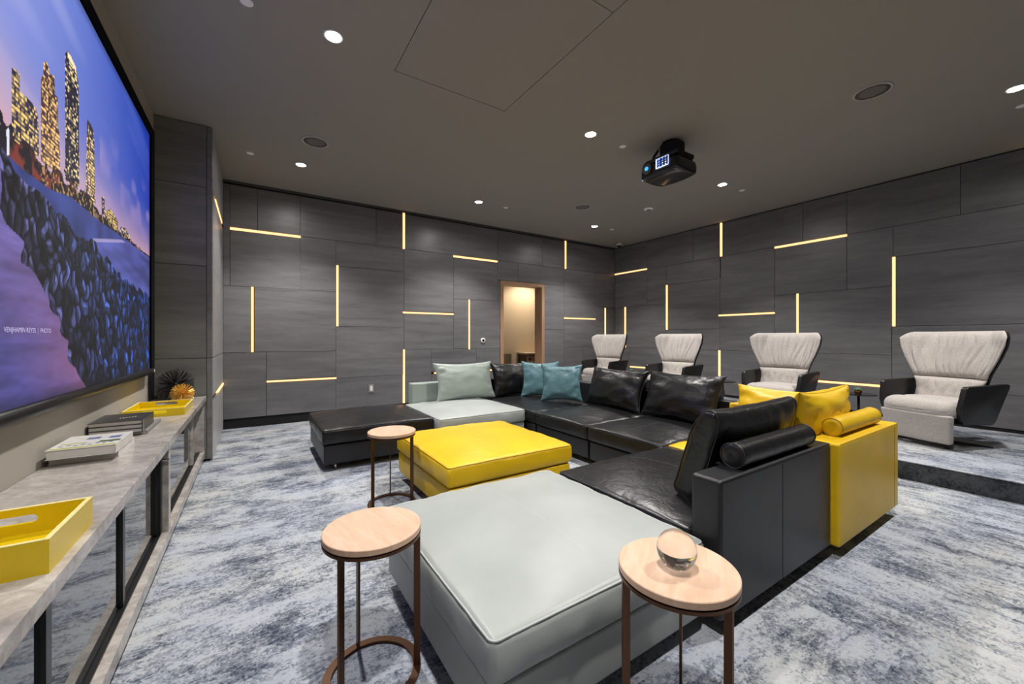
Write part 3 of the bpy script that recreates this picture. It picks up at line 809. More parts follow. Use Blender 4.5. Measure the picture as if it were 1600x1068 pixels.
for i in range(13):
    MB().box(-.07 + i * .0165, -.07 + i * .0165 + .011, -.205, -.180, .0085, .0092).obj('printed_mark', 'cover_black' if i % 3 else 'cover_white', t2)

# books
def book(x0, x1, y0, y1, z0, z1, cover, label, spine='x', group='books on the console'):
    t = thing('book', label, 'book', ((x0 + x1) / 2, (y0 + y1) / 2, z0), 0, group)
    a, b_, h = (x1 - x0) / 2, (y1 - y0) / 2, z1 - z0; c_ = .0022
    MB().box(-a, a, -b_, b_, h - c_, h).obj('cover', cover, t)
    MB().box(-a, a, -b_, b_, 0, c_).obj('cover', cover, t)
    MB().box(-a + .004, a - .004, -b_ + .004, b_ - .004, c_, h - c_).obj('pages', 'paper', t)
    s_ = a if spine == 'x' else -a
    MB().box(min(s_, s_ - math.copysign(.003, s_)), max(s_, s_ - math.copysign(.003, s_)), -b_, b_, c_, h - c_).obj('spine', cover, t)
    return t
book(-.735, -.515, 2.47, 2.75, .61, .643, 'cover_white', 'white book lying at the bottom of the nearer stack')
bt = book(-.725, -.512, 2.41, 2.70, .643, .682, 'cover_photo', 'open-pictured colourful hardcover on top of the nearer book stack')
for x0_, x1_, y0_, y1_, mt in [(-.03, .015, .03, .075, 'print_blue'), (.045, .085, .02, .07, 'print_blue'), (-.10, .10, -.135, -.112, 'print_lime'), (.03, .10, -.06, -.02, 'print_green'), (-.09, -.01, -.045, -.03, 'print_lime')] + [(-.085 + .022 * k, -.072 + .022 * k, -.09 + .012 * (k % 2), -.074 + .012 * (k % 2), 'print_blue') for k in range(8)]:
    MB().box(x0_, x1_, y0_, y1_, .0390, .0393).obj('cover_print', mt, bt)
book(-.74, -.505, 2.98, 3.37, .61, .629, 'cover_grey', 'large flat grey book at the bottom of the farther stack')
for i in range(3):
    lab = ('lowest of the three dark volumes on the large grey book', 'middle one of the three dark stacked volumes', 'topmost dark volume of the farther stack, with small white lettering')[i]
    bk = book(-.735, -.52, 2.95, 3.24, .629 + .0225 * i, .629 + .0225 * (i + 1) - .0005, 'cover_dark', lab)
    for k in range(2):
        MB().box(.1073, .1080, -.125, -.117, .004 + k * .010, .010 + k * .010).obj('spine_mark', 'cover_white', bk)
    if i == 2:
        for k in range(6): MB().box(-.01 + k * .012, -.003 + k * .012, -.03 + .004 * k, -.015 + .004 * k, .0221, .0224).obj('title_mark', 'cover_white', bk)

# spiky ornaments
def urchin(x, y, r, material, label, nsp, seed, core):
    t = thing('spiky_ornament', label, 'ornament', (x, y, ZC), 0, 'spiky ball ornaments on the console')
    c_ = (0, 0, r * .93)
    MB().lathe([(core * math.sin(math.pi * i / 10) + .0003, c_[2] - core * math.cos(math.pi * i / 10)) for i in range(11)], 16).obj('core', material, t, True)
    k = MB(); rr = random.Random(seed)
    for i in range(nsp):
        zz = 1 - 2 * (i + .5) / nsp; ph = i * 2.39996 + rr.uniform(-.1, .1)
        d_ = Vector((math.sqrt(1 - zz * zz) * math.cos(ph), math.sqrt(1 - zz * zz) * math.sin(ph), zz))
        L_ = r * rr.uniform(.92, 1.03)
        if c_[2] + d_.z * L_ < .004: L_ = (c_[2] - .004) / -d_.z
        p0 = Vector(c_) + d_ * core * .8; p1 = Vector(c_) + d_ * L_
        k.tube([p0, p1], [.0012, .0026], 5)
    o = k.obj('spikes', material, t); o['kind'] = 'stuff'
urchin(-.575, 4.455, .140, 'cover_black', 'larger black spiky ball ornament at the far end of the console', 230, 1, .03)
urchin(-.50, 4.22, .085, 'gold', 'smaller golden spiky ball ornament in front of the black one', 150, 2, .016)

# ================================================================== SEATING
def crown_fn(size, crown, bulge, wr=.004, seed=0., flat=.0):
    sx, sy, sz = size
    def fn(x, y, z, a, b_, c_):
        ka, kb = max(0, 1 - a * a), max(0, 1 - b_ * b_)
        ed = (ka ** .75) * (kb ** .75)
        if c_ > 0: z += crown * ed * min(1, c_ * 1.6)
        if abs(a) > .8: x += math.copysign(bulge * kb ** .5 * max(0, 1 - c_ * c_), a)
        if abs(b_) > .8: y += math.copysign(bulge * ka ** .5 * max(0, 1 - c_ * c_), b_)
        k = wr * (1.2 - .9 * ed)
        q = noise.noise(Vector((x * 9 + seed, y * 9, z * 14)))
        r_ = noise.noise(Vector((x * 26 + seed, y * 26, z * 30)))
        d_ = k * (q + .45 * r_)
        return (x + d_ * a * .7, y + d_ * b_ * .7, z + d_ * (.6 if c_ > 0 else .2))
    return fn
def rrect(x0, x1, y0, y1, r, z, n=6):
    p = []
    for cx, cy, a0 in ((x1 - r, y1 - r, 0), (x0 + r, y1 - r, 90), (x0 + r, y0 + r, 180), (x1 - r, y0 + r, 270)):
        for i in range(n + 1):
            a_ = math.radians(a0 + 90 * i / n); p.append((cx + r * math.cos(a_), cy + r * math.sin(a_), z))
    out = []
    for i in range(len(p)):
        q = p[(i + 1) % len(p)]; L_ = math.dist(p[i], q); k = max(1, int(L_ / .04))
        out += [tuple(p[i][d_] + (q[d_] - p[i][d_]) * j / k for d_ in range(3)) for j in range(k)]
    return out
Z0, ZB, ZS = .062, .225, .362
def seat(t, x0, x1, y0, y1, leath, pipe, base_rect=None, seed=0., crown=.05, base_leath=None, seam_axis='y'):
    """base box, loose seat cushion with piping, slim legs; coords local to t"""
    ox, oy = t.location.x, t.location.y
    bx0, bx1, by0, by1 = base_rect or (x0 + .012, x1 - .012, y0 + .012, y1 - .012)
    MB().rbox(((bx0 + bx1) / 2 - ox, (by0 + by1) / 2 - oy, (Z0 + ZB) / 2), (bx1 - bx0, by1 - by0, ZB - Z0), .012, (4, 4, 2)).obj('base', base_leath or leath, t, True)
    size = (x1 - x0, y1 - y0, ZS - ZB - .008)
    fn = crown_fn(size, crown, .008, .006, seed)
    cx, cy, cz = (x0 + x1) / 2 - ox, (y0 + y1) / 2 - oy, (ZB + .008 + ZS) / 2
    R0 = .022
    cu_ = MB().rbox((cx, cy, cz), size, R0, (26, 26, 4), fn).obj('seat_cushion', leath, t, True)
    hx, hy, hz3 = size[0] / 2, size[1] / 2, size[2] / 2; k_ = R0 * .293 - .0016
    def follow(pts):
        return [tuple(a_ + b_ for a_, b_ in zip(fn(p[0], p[1], p[2], p[0] / hx, p[1] / hy, p[2] / hz3), (cx, cy, cz))) for p in pts]
    MB().tube(follow(rrect(-hx + k_, hx - k_, -hy + k_, hy - k_, R0, hz3 - k_)), .0036, 6, True).obj('piping', pipe, cu_, True)
    sx_ = [(-hx + R0 + (2 * hx - 2 * R0) * i / 30, 0., hz3 - .0006) for i in range(31)] if seam_axis == 'x' else [(0., -hy + R0 + (2 * hy - 2 * R0) * i / 30, hz3 - .0006) for i in range(31)]
    MB().tube(follow(sx_), .0014, 4).obj('seam', pipe, cu_, True)
    for lx in (bx0 + .10, bx1 - .10):
        for ly in (by0 + .05, by1 - .05):
            MB().lathe([(.008, 0), (.008, Z0 + .004)], 12, (lx - ox, ly - oy, 0)).obj('leg', 'chrome', t, True)
def back(t, x0, x1, y0, y1, leath, z1=.598, name='backrest', seams=(), pipe='piping_black'):
    ox, oy = t.location.x, t.location.y
    b_ = MB().rbox(((x0 + x1) / 2 - ox, (y0 + y1) / 2 - oy, (Z0 + z1) / 2), (x1 - x0, y1 - y0, z1 - Z0), .016, (6, 6, 6)).obj(name, leath, t, True)
    return b_
OG, SOG = 'square leather ottomans', 'leather sofa modules of the U-shaped sofa'
# ottomans
t = thing('ottoman', 'black leather ottoman before the back wall at the left end of the sofa', 'ottoman', (.98, 4.175, 0), 0, OG)
seat(t, .48, 1.475, 3.68, 4.67, 'leather_black', 'piping_black', seed=1., crown=.062, base_leath='leather_black_back')
t = thing('ottoman', 'bright yellow leather ottoman in the middle of the sofa group', 'ottoman', (1.47, 2.73, 0), 0, OG)
seat(t, .975, 1.965, 2.21, 3.24, 'leather_yellow', 'piping_yellow', seed=2., crown=.05)
t = thing('ottoman', 'large pale mint leather ottoman in the foreground', 'ottoman', (.985, 1.385, 0), 0, OG)
seat(t, .510, 1.472, .885, 1.875, 'leather_mint', 'piping_mint', seed=3., crown=.05)
# mint seat module
t = thing('sofa_module', 'mint green sofa module with a low back before the back wall', 'sofa module', (1.985, 4.15, 0), 0, SOG)
seat(t, 1.485, 2.485, 3.56, 4.62, 'leather_mint', 'piping_mint', (1.50, 2.48, 3.575, 4.75), 4.)
back(t, 1.575, 2.485, 4.625, 4.76, 'leather_mint_green')
# black corner module
t = thing('sofa_module', 'black leather corner sofa module holding the teal cushions', 'sofa module', (3.02, 4.08, 0), 0, SOG)
seat(t, 2.495, 3.42, 3.405, 4.615, 'leather_black', 'piping_black', (2.51, 3.54, 3.42, 4.74), 5., .035, 'leather_black_back')
back(t, 2.495, 3.555, 4.625, 4.76, 'leather_black_back')
back(t, 3.425, 3.555, 3.41, 4.62, 'leather_black_back')
for y0, y1, sd, lab in ((2.615, 3.395, 6., 'black leather sofa module facing the screen, the one next to the corner module'),
                        (1.83, 2.605, 7., 'black leather sofa module facing the screen, next to the yellow corner')):
    t = thing('sofa_module', lab, 'sofa module', (3.02, (y0 + y1) / 2, 0), 0, SOG)
    seat(t, 2.485, 3.42, y0, y1, 'leather_black', 'piping_black', (2.51, 3.54, y0 + .005, y1 - .005), sd, .045, 'leather_black_back', 'x')
    back(t, 3.425, 3.555, y0 + .003, y1 - .003, 'leather_black_back')
# near black module
t = thing('sofa_module', 'black leather sofa module in the foreground with its back to the camera', 'sofa module', (2.0, 1.3, 0), 0, SOG)
seat(t, 1.495, 2.515, .965, 1.81, 'leather_black', 'piping_black', (1.515, 2.51, .90, 1.79), 8., .06, 'leather_black_back')
bk = back(t, 1.487, 2.522, .832, .960, 'leather_black_back', .602)
MB().box(1.985 - 2.0, 1.989 - 2.0, .8308 - 1.3, .8325 - 1.3, Z0 + .01, .585).obj('seam', 'piping_black', bk)
MB().tube([(1.50 - 2, .8355 - 1.3, .597), (2.51 - 2, .8355 - 1.3, .597)], .003, 6).obj('piping', 'piping_black', bk)
# yellow corner module
t = thing('sofa_module', 'bright yellow leather corner sofa module in the foreground right', 'sofa module', (3.0, 1.3, 0), 0, SOG)
seat(t, 2.53, 3.36, .95, 1.82, 'leather_yellow', 'piping_yellow', (2.54, 3.48, .84, 1.81), 9., .035)
bk = back(t, 2.528, 3.50, .795, .945, 'leather_yellow', .600)
MB().tube([(2.54 - 3, .7985 - 1.3, .594), (3.49 - 3, .7985 - 1.3, .594)], .0025, 6).obj('piping', 'piping_yellow', bk)
MB().box(3.415 - 3, 3.418 - 3, .7938 - 1.3, .7955 - 1.3, Z0 + .012, .582).obj('seam', 'piping_yellow', bk)
back(t, 3.365, 3.50, .948, 1.82, 'leather_yellow', .600)

# ---------------- pillows
def pillow_mesh(w_, h_, T, seed, n=26, pinch=.10, wr=.016):
    k = MB(); idx = {}
    vs_, fs_ = [], []
    for s_ in (1, -1):
        for i in range(n + 1):
            for j in range(n + 1):
                u = math.sin((i / n - .5) * math.pi); v_ = math.sin((j / n - .5) * math.pi)
                if s_ < 0 and (i in (0, n) or j in (0, n)):
                    idx[(s_, i, j)] = idx[(1, i, j)]; continue
                x = w_ / 2 * u * (1 - pinch * (1 - v_ * v_) * u * u)
                z = h_ / 2 * v_ * (1 - pinch * (1 - u * u) * v_ * v_)
                f_ = max(0, (1 - u * u) * (1 - v_ * v_))
                th = T / 2 * f_ ** .42
                e_ = 1 - f_ ** .5
                q = noise.noise(Vector((u * 3.2 + seed, v_ * 3.2, s_ * 3.))) + .8 * noise.noise(Vector((u * 8 + seed, v_ * 8, s_ * 5.)))
                th += wr * q * (.55 + e_) * min(1, f_ * 6)
                # gathers running in from the edges
                g1 = math.sin(v_ * 34 + 5 * noise.noise(Vector((v_ * 4, seed, 0)))) * max(0, (abs(u) - .55) / .45) * min(1, (1 - abs(u)) * 8)
                g2 = math.sin(u * 34 + 5 * noise.noise(Vector((u * 4, seed, 9)))) * max(0, (abs(v_) - .6) / .4) * min(1, (1 - abs(v_)) * 8)
                th += (g1 + g2) * T * .032
                idx[(s_, i, j)] = len(vs_); vs_.append((x, -s_ * max(th, 0.0005) if not (i in (0, n) or j in (0, n)) else 0., z + h_ / 2))
        for i in range(n):
            for j in range(n):
                q = (idx[(s_, i, j)], idx[(s_, i + 1, j)], idx[(s_, i + 1, j + 1)], idx[(s_, i, j + 1)])
                fs_.append(q if s_ > 0 else q[::-1])
    edge_ = [(i, 0) for i in range(n)] + [(n, j) for j in range(n)] + [(i, n) for i in range(n, 0, -1)] + [(0, j) for j in range(n, 0, -1)]
    k.add(vs_, fs_)
    return k, [vs_[idx[(1, i, j)]] for i, j in edge_]
def pillow(label, base_c, facing, w_, h_, T, tilt, leath, pipe, seed, group, boxed=False, pinch=.11, roll=0.):
    """base_c: middle of the bottom edge; facing: heading (deg, world) of the front; tilt: lean back (deg)"""
    t = thing('cushion', label, 'cushion', base_c, math.radians(facing + 90), group)
    R_ = Matrix.Rotation(math.radians(-tilt), 4, 'X') @ Matrix.Rotation(math.radians(roll), 4, 'Y')
    if boxed:
        size = (w_, T, h_)
        def fn(x, y, z, a, b_, c_):
            ka, kc = max(0, 1 - a * a), max(0, 1 - c_ * c_)
            if abs(b_) > .2: y += math.copysign(T * .42 * (ka ** .5) * (kc ** .6), b_)
            k_ = noise.noise(Vector((x * 8 + seed, z * 8, b_ * 2))) + .6 * noise.noise(Vector((x * 20 + seed, z * 20, b_ * 2)))
            e_ = 1 - (ka * kc) ** .4
            y += .006 * k_ * (.3 + e_) * (1 if b_ > 0 else -1)
            fold = math.sin(x * 60 + 7 * noise.noise(Vector((x * 6, z * 3, seed)))) * max(0, abs(c_) - .3) * .007
            y += fold * (1 if b_ > 0 else -1)
            if c_ > .40: y = y * (.25 + .75 * math.sqrt(max(0, 1 - ((c_ - .40) / .60) ** 2))) + .016 * ((c_ - .40) / .60)
            return (x * (1 - .03 * kc), y, z * (1 - .05 * ka * (c_ > 0)))
        b_ = MB().rbox((0, 0, h_ / 2), size, .034, (24, 3, 18), fn).xform(R_).obj('cover', leath, t, True)
        for s_ in (-1, 1):
            pth = []
            for p in rrect(-T / 2 + .004, T / 2 - .004, -h_ / 2 + .004, h_ / 2 - .004, .03, 0):
                q = fn(s_ * (w_ / 2 - .014), p[0], p[1], s_ * .965, p[0] / (T / 2), p[1] / (h_ / 2))
                pth.append((q[0], q[1], q[2] + h_ / 2))
            MB().tube(pth, .0032, 6, True).xform(R_).obj('piping', pipe, b_, True)
    else:
        k, ed = pillow_mesh(w_, h_, T, seed, pinch=pinch)
        b_ = k.xform(R_).obj('cover', leath, t, True)
        MB().tube(ed, .0032, 5, True).xform(R_).obj('piping', pipe, b_, True)
    return t
PG = 'loose back cushions on the sofa'
pillow('mint green leather cushion on the mint sofa module', (2.20, 4.40, .385), -90, .80, .47, .19, 16, 'leather_mint_green', 'piping_mint', 11, PG)
pillow('black leather cushion in the sofa corner, behind the teal cushions', (2.93, 4.40, .380), -90, .70, .45, .18, 15, 'leather_black', 'piping_black', 12, PG)
pillow('teal cushion standing farther back, beside the black corner cushion', (3.06, 4.06, .385), -128, .50, .47, .15, 14, 'leather_teal', 'piping_black', 13, PG, pinch=.15)
pillow('teal cushion standing in front of the other teal cushion', (3.045, 3.62, .390), -132, .50, .45, .15, 14, 'leather_teal', 'piping_black', 14, PG, pinch=.15)
pillow('black leather cushion on the module next to the sofa corner', (3.235, 3.035, .385), 180, .79, .45, .20, 20, 'leather_black', 'piping_black', 15, PG)
pillow('black leather cushion on the module next to the yellow corner', (3.235, 2.24, .385), 180, .78, .46, .20, 20, 'leather_black', 'piping_black', 16, PG)
pillow('yellow leather cushion farther back, leaning on the right back of the corner module', (3.24, 1.40, .385), 180, .68, .40, .17, 18, 'leather_yellow', 'piping_yellow', 17, PG)
pillow('yellow leather cushion beside the yellow bolster', (2.90, 1.09, .385), 90, .70, .47, .22, 13, 'leather_yellow', 'piping_yellow', 18, PG)
pillow('large black leather cushion leaning on the foreground sofa back', (2.09, 1.14, .395), 90, .80, .455, .105, 17, 'leather_black', 'piping_black', 19, PG, boxed=True)
def bolster(label, x0, x1, y, z, r, leath, pipe, seed):
    t = thing('bolster', label, 'bolster', ((x0 + x1) / 2, y, z), 0, 'bolsters on the sofa backs')
    L_ = (x1 - x0) / 2
    prof = [(.0005, -L_)] + [(r * .5, -L_ - .004), (r * .88, -L_ - .001), (r * .97, -L_ + .004)] + [(r * (1 + .015 * math.sin(i * 1.9 + seed)), -L_ + .01 + (2 * L_ - .02) * i / 16) for i in range(17)] + [(r * .97, L_ - .004), (r * .88, L_ + .001), (r * .5, L_ + .004), (.0005, L_)]
    b_ = MB().lathe(prof, 32, axis='x', c=(0, 0, r), cap=False).obj('cover', leath, t, True)
    for s_ in (-1, 1):
        MB().tube([(s_ * (L_ - .002), r * .985 * math.cos(a_), r + r * .985 * math.sin(a_)) for a_ in [2 * math.pi * i / 32 for i in range(32)]], .0032, 6, True).obj('piping', pipe, b_, True)
    MB().box(-L_ + .004, -L_ + .03, -.02, .075, .0004, .003).obj('strap', leath, t)
bolster('black leather bolster on the foreground black sofa back', 1.68, 2.36, .893, .6025, .052, 'leather_black', 'piping_black', 1.)
bolster('yellow leather bolster on the yellow corner module back', 2.70, 3.33, .885, .6005, .050, 'leather_yellow', 'piping_yellow', 2.)

for y0, y1, lab in ((2.74, 3.34, 'black leather bolster on the sofa back behind the black cushion nearer the corner'), (1.95, 2.55, 'black leather bolster on the sofa back behind the black cushion nearer the yellow corner')):
    bolster(lab, -(y1 - y0) / 2, (y1 - y0) / 2, 0, .5985, .052, 'leather_black', 'piping_black', y0)
    bo = bpy.data.objects[[o.name for o in COL.objects if o.get('label') == lab][0]]
    bo.location = (3.49, (y0 + y1) / 2, .5985); bo.rotation_euler = (0, 0, math.radians(90))

# ================================================================== SIDE TABLES
TG = 'round travertine side tables with bronze legs'
def side_table(x, y, label, rz):
    t = thing('side_table', label, 'side table', (x, y, 0), rz, TG)
    r = .160; zt = .504
    MB().lathe([(r - .002, zt - .020), (r, zt - .018), (r, zt - .002), (r - .002, zt)], 64).obj('table_top', 'travertine', t)
    MB().lathe([(r - .03, zt - .023), (r - .03, zt - .020)], 48).obj('spacer', 'matt_black', t)
    MB().lathe([(r - .004, zt - .033), (r, zt - .033), (r, zt - .024), (r - .022, zt - .024), (r - .022, zt - .033), (r - .004, zt - .033)], 64, cap=False).obj('top_ring', 'bronze', t)
    MB().lathe([(r - .004, 0), (r, 0), (r, .010), (r - .026, .010), (r - .026, 0), (r - .004, 0)], 64, cap=False).obj('base_ring', 'bronze', t)
    for a_ in (0, 120, 240):
        M_ = Matrix.Rotation(math.radians(a_), 4, 'Z')
        MB().box(r - .024, r - .002, -.004, .004, .010, zt - .033).xform(M_).obj('leg', 'bronze', t)
    return t
side_table(.800, 2.770, 'travertine side table beside the yellow ottoman', math.radians(78))
side_table(.340, 1.400, 'empty travertine side table left of the mint ottoman', math.radians(97))
side_table(1.005, .690, 'travertine side table in the foreground carrying the glass ball', math.radians(30))
t = thing('glass_ball', 'clear crystal ball on the foreground side table', 'ornament', (.992, .682, .504))
MB().lathe([(.053 * math.sin(math.pi * i / 28) + .0001, .053 - .053 * math.cos(math.pi * i / 28)) for i in range(29)], 56, cap=False).obj('ball', 'glass', t, True)

# ================================================================== ARMCHAIRS
def armchair():
    t = thing('armchair', 'x', 'armchair', (0, 0, 0), 0, 'wingback armchairs on the platform')
    # local frame: sitter faces -x
    def hw(z):                                   # half width of the back at height z
        pts = [(.30, .255), (.44, .258), (.56, .255), (.66, .285), (.80, .345), (.92, .385), (1.00, .394), (1.06, .394)]
        return float(np.interp(z, [p[0] for p in pts], [p[1] for p in pts]))
    def bx(z): return .10 + .30 * (z - .34)      # recline
    def wing(u, z):                              # how far the sides curl forward
        k = max(0, (z - .50) / .50); k = min(1, k)
        return (.03 + .17 * k ** .8) * max(0, (abs(u) - .52) / .48) ** 1.15
    def back_cushion(name, z0, z1, n_pl, seed, thick, corner):
        nu, nvv = 120, 16; vs_, fs_ = [], []
        for sd in (0, 1):
            for i in range(nu + 1):
                u = -1 + 2 * i / nu
                for j in range(nvv + 1):
                    v_ = j / nvv
                    zt = z1
                    if corner: zt = z1 - .060 * max(0, (abs(u) - .82) / .18) ** 2 * 1.0
                    z = z0 + (zt - z0) * v_
                    y = u * hw(z)
                    e_ = min(1, (1 - abs(u)) * 9) * min(1, v_ * 6) * min(1, (1 - v_) * 7)
                    puff = thick * (max(0, 1 - abs(u) ** 6) ** .5) * (max(0.0, 1 - abs(2 * v_ - 1) ** 5) ** .5)
                    pl = abs(math.sin(u * n_pl + 2.2 * noise.noise(Vector((u * 3, v_ * 2.2, seed))) + seed)) ** .45
                    lean_ = ((.038 if corner else .017) * (pl - .80) * (.45 + .75 * abs(noise.noise(Vector((u * 6, v_ * 1.5, seed + 9))))) * (1.2 - .4 * abs(2 * v_ - 1)) - .012 * math.exp(-((abs(u) - .60) / .03) ** 2)) * e_
                    pz_ = noise.noise(Vector((u * 5, v_ * 4, seed + 4))) * .006 * e_
                    x = bx(z) - wing(u, z) - (puff + lean_ + pz_ if sd == 0 else -.004)
                    vs_.append((x, y, z))
        o_ = (nu + 1) * (nvv + 1)
        g_ = lambda s_, i, j: s_ * o_ + i * (nvv + 1) + j
        for i in range(nu):
            for j in range(nvv):
                fs_.append((g_(0, i, j), g_(0, i, j + 1), g_(0, i + 1, j + 1), g_(0, i + 1, j)))
                fs_.append((g_(1, i, j), g_(1, i + 1, j), g_(1, i + 1, j + 1), g_(1, i, j + 1)))
        for i in range(nu):
            fs_.append((g_(0, i, 0), g_(0, i + 1, 0), g_(1, i + 1, 0), g_(1, i, 0)))
            fs_.append((g_(0, i, nvv), g_(1, i, nvv), g_(1, i + 1, nvv), g_(0, i + 1, nvv)))
        for j in range(nvv):
            fs_.append((g_(0, 0, j), g_(1, 0, j), g_(1, 0, j + 1), g_(0, 0, j + 1)))
            fs_.append((g_(0, nu, j), g_(0, nu, j + 1), g_(1, nu, j + 1), g_(1, nu, j)))
        return MB().add(vs_, fs_).obj(name, 'upholstery', t, True)
    back_cushion('head_cushion', .615, 1.06, 17.5, 1.3, .040, True)
    back_cushion('lumbar_cushion', .37, .612, 11.0, 5.1, .048, False)
    # leather shell behind
    nu, nvv = 32, 18; vs_, fs_ = [], []
    for sd in (0, 1):
        for i in range(nu + 1):
            u = -1 + 2 * i / nu
            for j in range(nvv + 1):
                v_ = j / nvv
                zt = 1.052 - .060 * max(0, (abs(u) - .82) / .18) ** 2
                z = .22 + (zt - .22) * v_
                y = u * (hw(z) + .006)
                x = bx(z) - wing(u, z) + .007 + (0 if sd == 0 else .030 + .030 * (1 - u * u))
                if sd == 0: x += .001
                vs_.append((x, y, z))
    o_ = (nu + 1) * (nvv + 1)
    g_ = lambda s_, i, j: s_ * o_ + i * (nvv + 1) + j
    for i in range(nu):
        for j in range(nvv):
            fs_.append((g_(0, i, j), g_(0, i, j + 1), g_(0, i + 1, j + 1), g_(0, i + 1, j)))
            fs_.append((g_(1, i, j), g_(1, i + 1, j), g_(1, i + 1, j + 1), g_(1, i, j + 1)))
        fs_.append((g_(0, i, 0), g_(0, i + 1, 0), g_(1, i + 1, 0), g_(1, i, 0)))
        fs_.append((g_(0, i, nvv), g_(1, i, nvv), g_(1, i + 1, nvv), g_(0, i + 1, nvv)))
    for j in range(nvv):
        fs_.append((g_(0, 0, j), g_(1, 0, j), g_(1, 0, j + 1), g_(0, 0, j + 1)))
        fs_.append((g_(0, nu, j), g_(0, nu, j + 1), g_(1, nu, j + 1), g_(1, nu, j)))
    auto_smooth(MB().add(vs_, fs_).obj('back_shell', 'leather_shell', t), 60)
    # arms: leather wings, flaring outwards
    for s_ in (-1, 1):
        poly = [(-.265, .555), (-.245, .572), (.10, .580), (.235, .585), (.262, .572), (.255, .54), (.165, .245), (.145, .222), (.10, .215), (-.225, .235), (-.262, .265), (-.300, .375)]
        def ysh(x, z, inner):
            o1 = .262 + .030 * (z - .22) / .35 + .006 * max(0, (x + .3) / .55)
            return o1 + (0 if inner else .042 * (1 if z > .25 else .6))
        n_ = len(poly)
        vs_ = [(x, s_ * ysh(x, z, True), z) for x, z in poly] + [(x, s_ * ysh(x, z, False), z) for x, z in poly]
        fs_ = [tuple(range(n_)), tuple(range(2 * n_ - 1, n_ - 1, -1))] + [(i, n_ + i, n_ + (i + 1) % n_, (i + 1) % n_) for i in range(n_)]
        if s_ < 0: fs_ = [f_[::-1] for f_ in fs_]
        auto_smooth(MB().add(vs_, fs_).obj('arm', 'leather_shell', t, bevel=.006), 40)
    # seat
    size = (.50, .535, .135)
    def sf(x, y, z, a, b_, c_):
        if c_ > -.2: z += .03 * (1 - a * a) ** .5 * (1 - b_ * b_) ** .5
        if a < -.5: x -= .035 * (1 - b_ * b_) ** .6; z -= .02 * (max(0, -a - .6)) * (c_ > 0)
        z += .006 * math.sin(a * 7 + 2 * noise.noise(Vector((a * 2, b_ * 3, 2)))) * (c_ > 0) * (a < -.1)
        y *= 1 - .05 * max(0, a)
        return (x, y, z)
    MB().rbox((-.09, 0, .345), size, .055, (14, 14, 4), sf).obj('seat_cushion', 'upholstery', t, True)
    def af(x, y, z, a, b_, c_):
        k = (c_ + 1) / 2
        x += -.022 * (1 - b_ * b_) ** .5 - .05 * k + .006 * noise.noise(Vector((y * 9, z * 9, 3)))
        y *= .88 + .12 * k
        return (x, y, z)
    MB().rbox((-.275, 0, .180), (.06, .545, .26), .018, (2, 12, 8), af).obj('footrest', 'upholstery', t, True)
    MB().rbox((.0, 0, .255), (.36, .50, .06), .015, (3, 3, 1)).obj('seat_pan', 'leather_shell', t, True)
    MB().lathe([(.035, .012), (.03, .03), (.026, .24)], 24, (.03, 0, 0)).obj('column', 'black_metal', t, True)
    for a_ in (35, 125, 215, 305):
        M_ = Matrix.Translation((.03, 0, 0)) @ Matrix.Rotation(math.radians(a_), 4, 'Z')
        k = MB(); k.add([(0, -.02, 0.004), (.31, -.016, 0), (.31, .016, 0), (0, .02, 0.004), (0, -.02, .034), (.31, -.016, .012), (.31, .016, .012), (0, .02, .034)],
                        [(3, 2, 1, 0), (4, 5, 6, 7), (0, 1, 5, 4), (1, 2, 6, 5), (2, 3, 7, 6), (3, 0, 4, 7)])
        k.xform(M_).obj('foot', 'black_metal', t, bevel=.003)
    return t
chair = armchair()
spots = [(5.50, .955, -20, 'wool wingback armchair with black leather arms, the nearest one at the right'),
         (5.50, 2.34, 2, 'wool wingback armchair behind the yellow corner sofa, second from the right'),
         (5.50, 3.83, 4, 'wool wingback armchair behind the black sofa cushions, second from the far corner'),
         (5.50, 5.29, 6, 'wool wingback armchair farthest away, in the far room corner')]
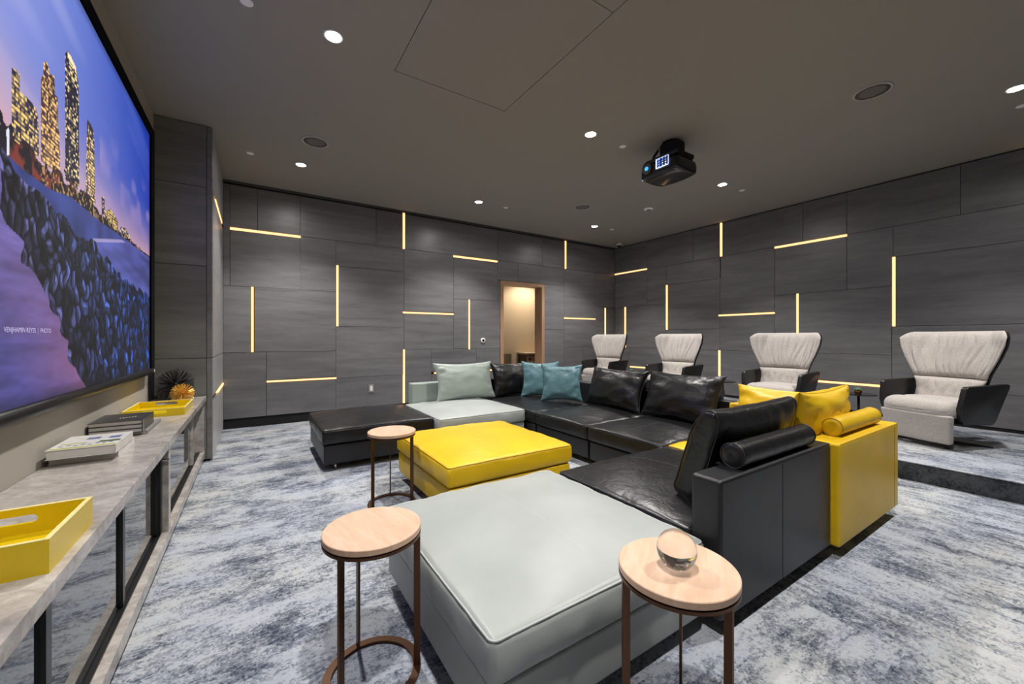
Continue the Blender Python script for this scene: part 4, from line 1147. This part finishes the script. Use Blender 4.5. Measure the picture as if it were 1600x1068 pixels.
for i, (x, y, rz, lab) in enumerate(spots):
    o = chair if i == 0 else copy_tree(chair)
    o.location = (x, y, ZP); o.rotation_euler = (0, 0, math.radians(rz)); o['label'] = lab

# small black tables with succulents between the armchairs
def little_table(x, y, label):
    t = thing('occasional_table', label, 'side table', (x, y, ZP), 0, 'small black tables between the armchairs')
    MB().lathe([(.150, .392), (.155, .394), (.155, .400), (.150, .402)], 48).obj('table_top', 'black_gloss', t)
    MB().lathe([(.012, .012), (.012, .392)], 16).obj('stem', 'black_metal', t, True)
    MB().lathe([(.11, 0), (.11, .008), (.02, .014)], 40).obj('foot', 'black_metal', t)
def succulent(x, y, z, label, seed):
    t = thing('succulent', label, 'plant', (x, y, z), 0, 'succulents in copper pots')
    MB().lathe([(.026, 0), (.034, .018), (.036, .034), (.032, .036), (.030, .030)], 8, cap=True).obj('pot', 'copper', t)
    rr = random.Random(seed); proto = None
    for k in range(22):
        a_ = k * 2.4; tilt = .25 + 1.05 * (k / 22)
        L_ = .030 + .012 * rr.random()
        M_ = Matrix.Translation((.012 * math.cos(a_), .012 * math.sin(a_), .032)) @ Matrix.Rotation(a_, 4, 'Z') @ Matrix.Rotation(tilt, 4, 'Y')
        q = MB().add([(0, -.004, 0), (0, .004, 0), (0, .008, L_ * .55), (0, -.008, L_ * .55), (.0, 0, L_), (.004, 0, L_ * .5), (-.003, 0, L_ * .4)],
                     [(0, 1, 5), (1, 2, 5), (2, 4, 5), (4, 3, 5), (3, 0, 5), (1, 0, 6), (2, 1, 6), (4, 2, 6), (3, 4, 6), (0, 3, 6)]).xform(M_)
        q.obj('leaf', 'leaf', t, True)
for x, y, lab, lab2 in ((5.42, 1.545, 'small round black table beside the nearest armchair', 'green succulent in a copper pot beside the nearest armchair'),
                        (5.40, 3.00, 'small round black table between second and third armchairs', 'succulent in a copper pot between second and third armchairs'),
                        (5.40, 4.55, 'small round black table between the two farthest armchairs', 'succulent peeking over the black sofa cushion between the two farthest armchairs')):
    little_table(x, y, lab)
    succulent(x - .035, y - .005, ZP + .4025, lab2, int(y * 10))
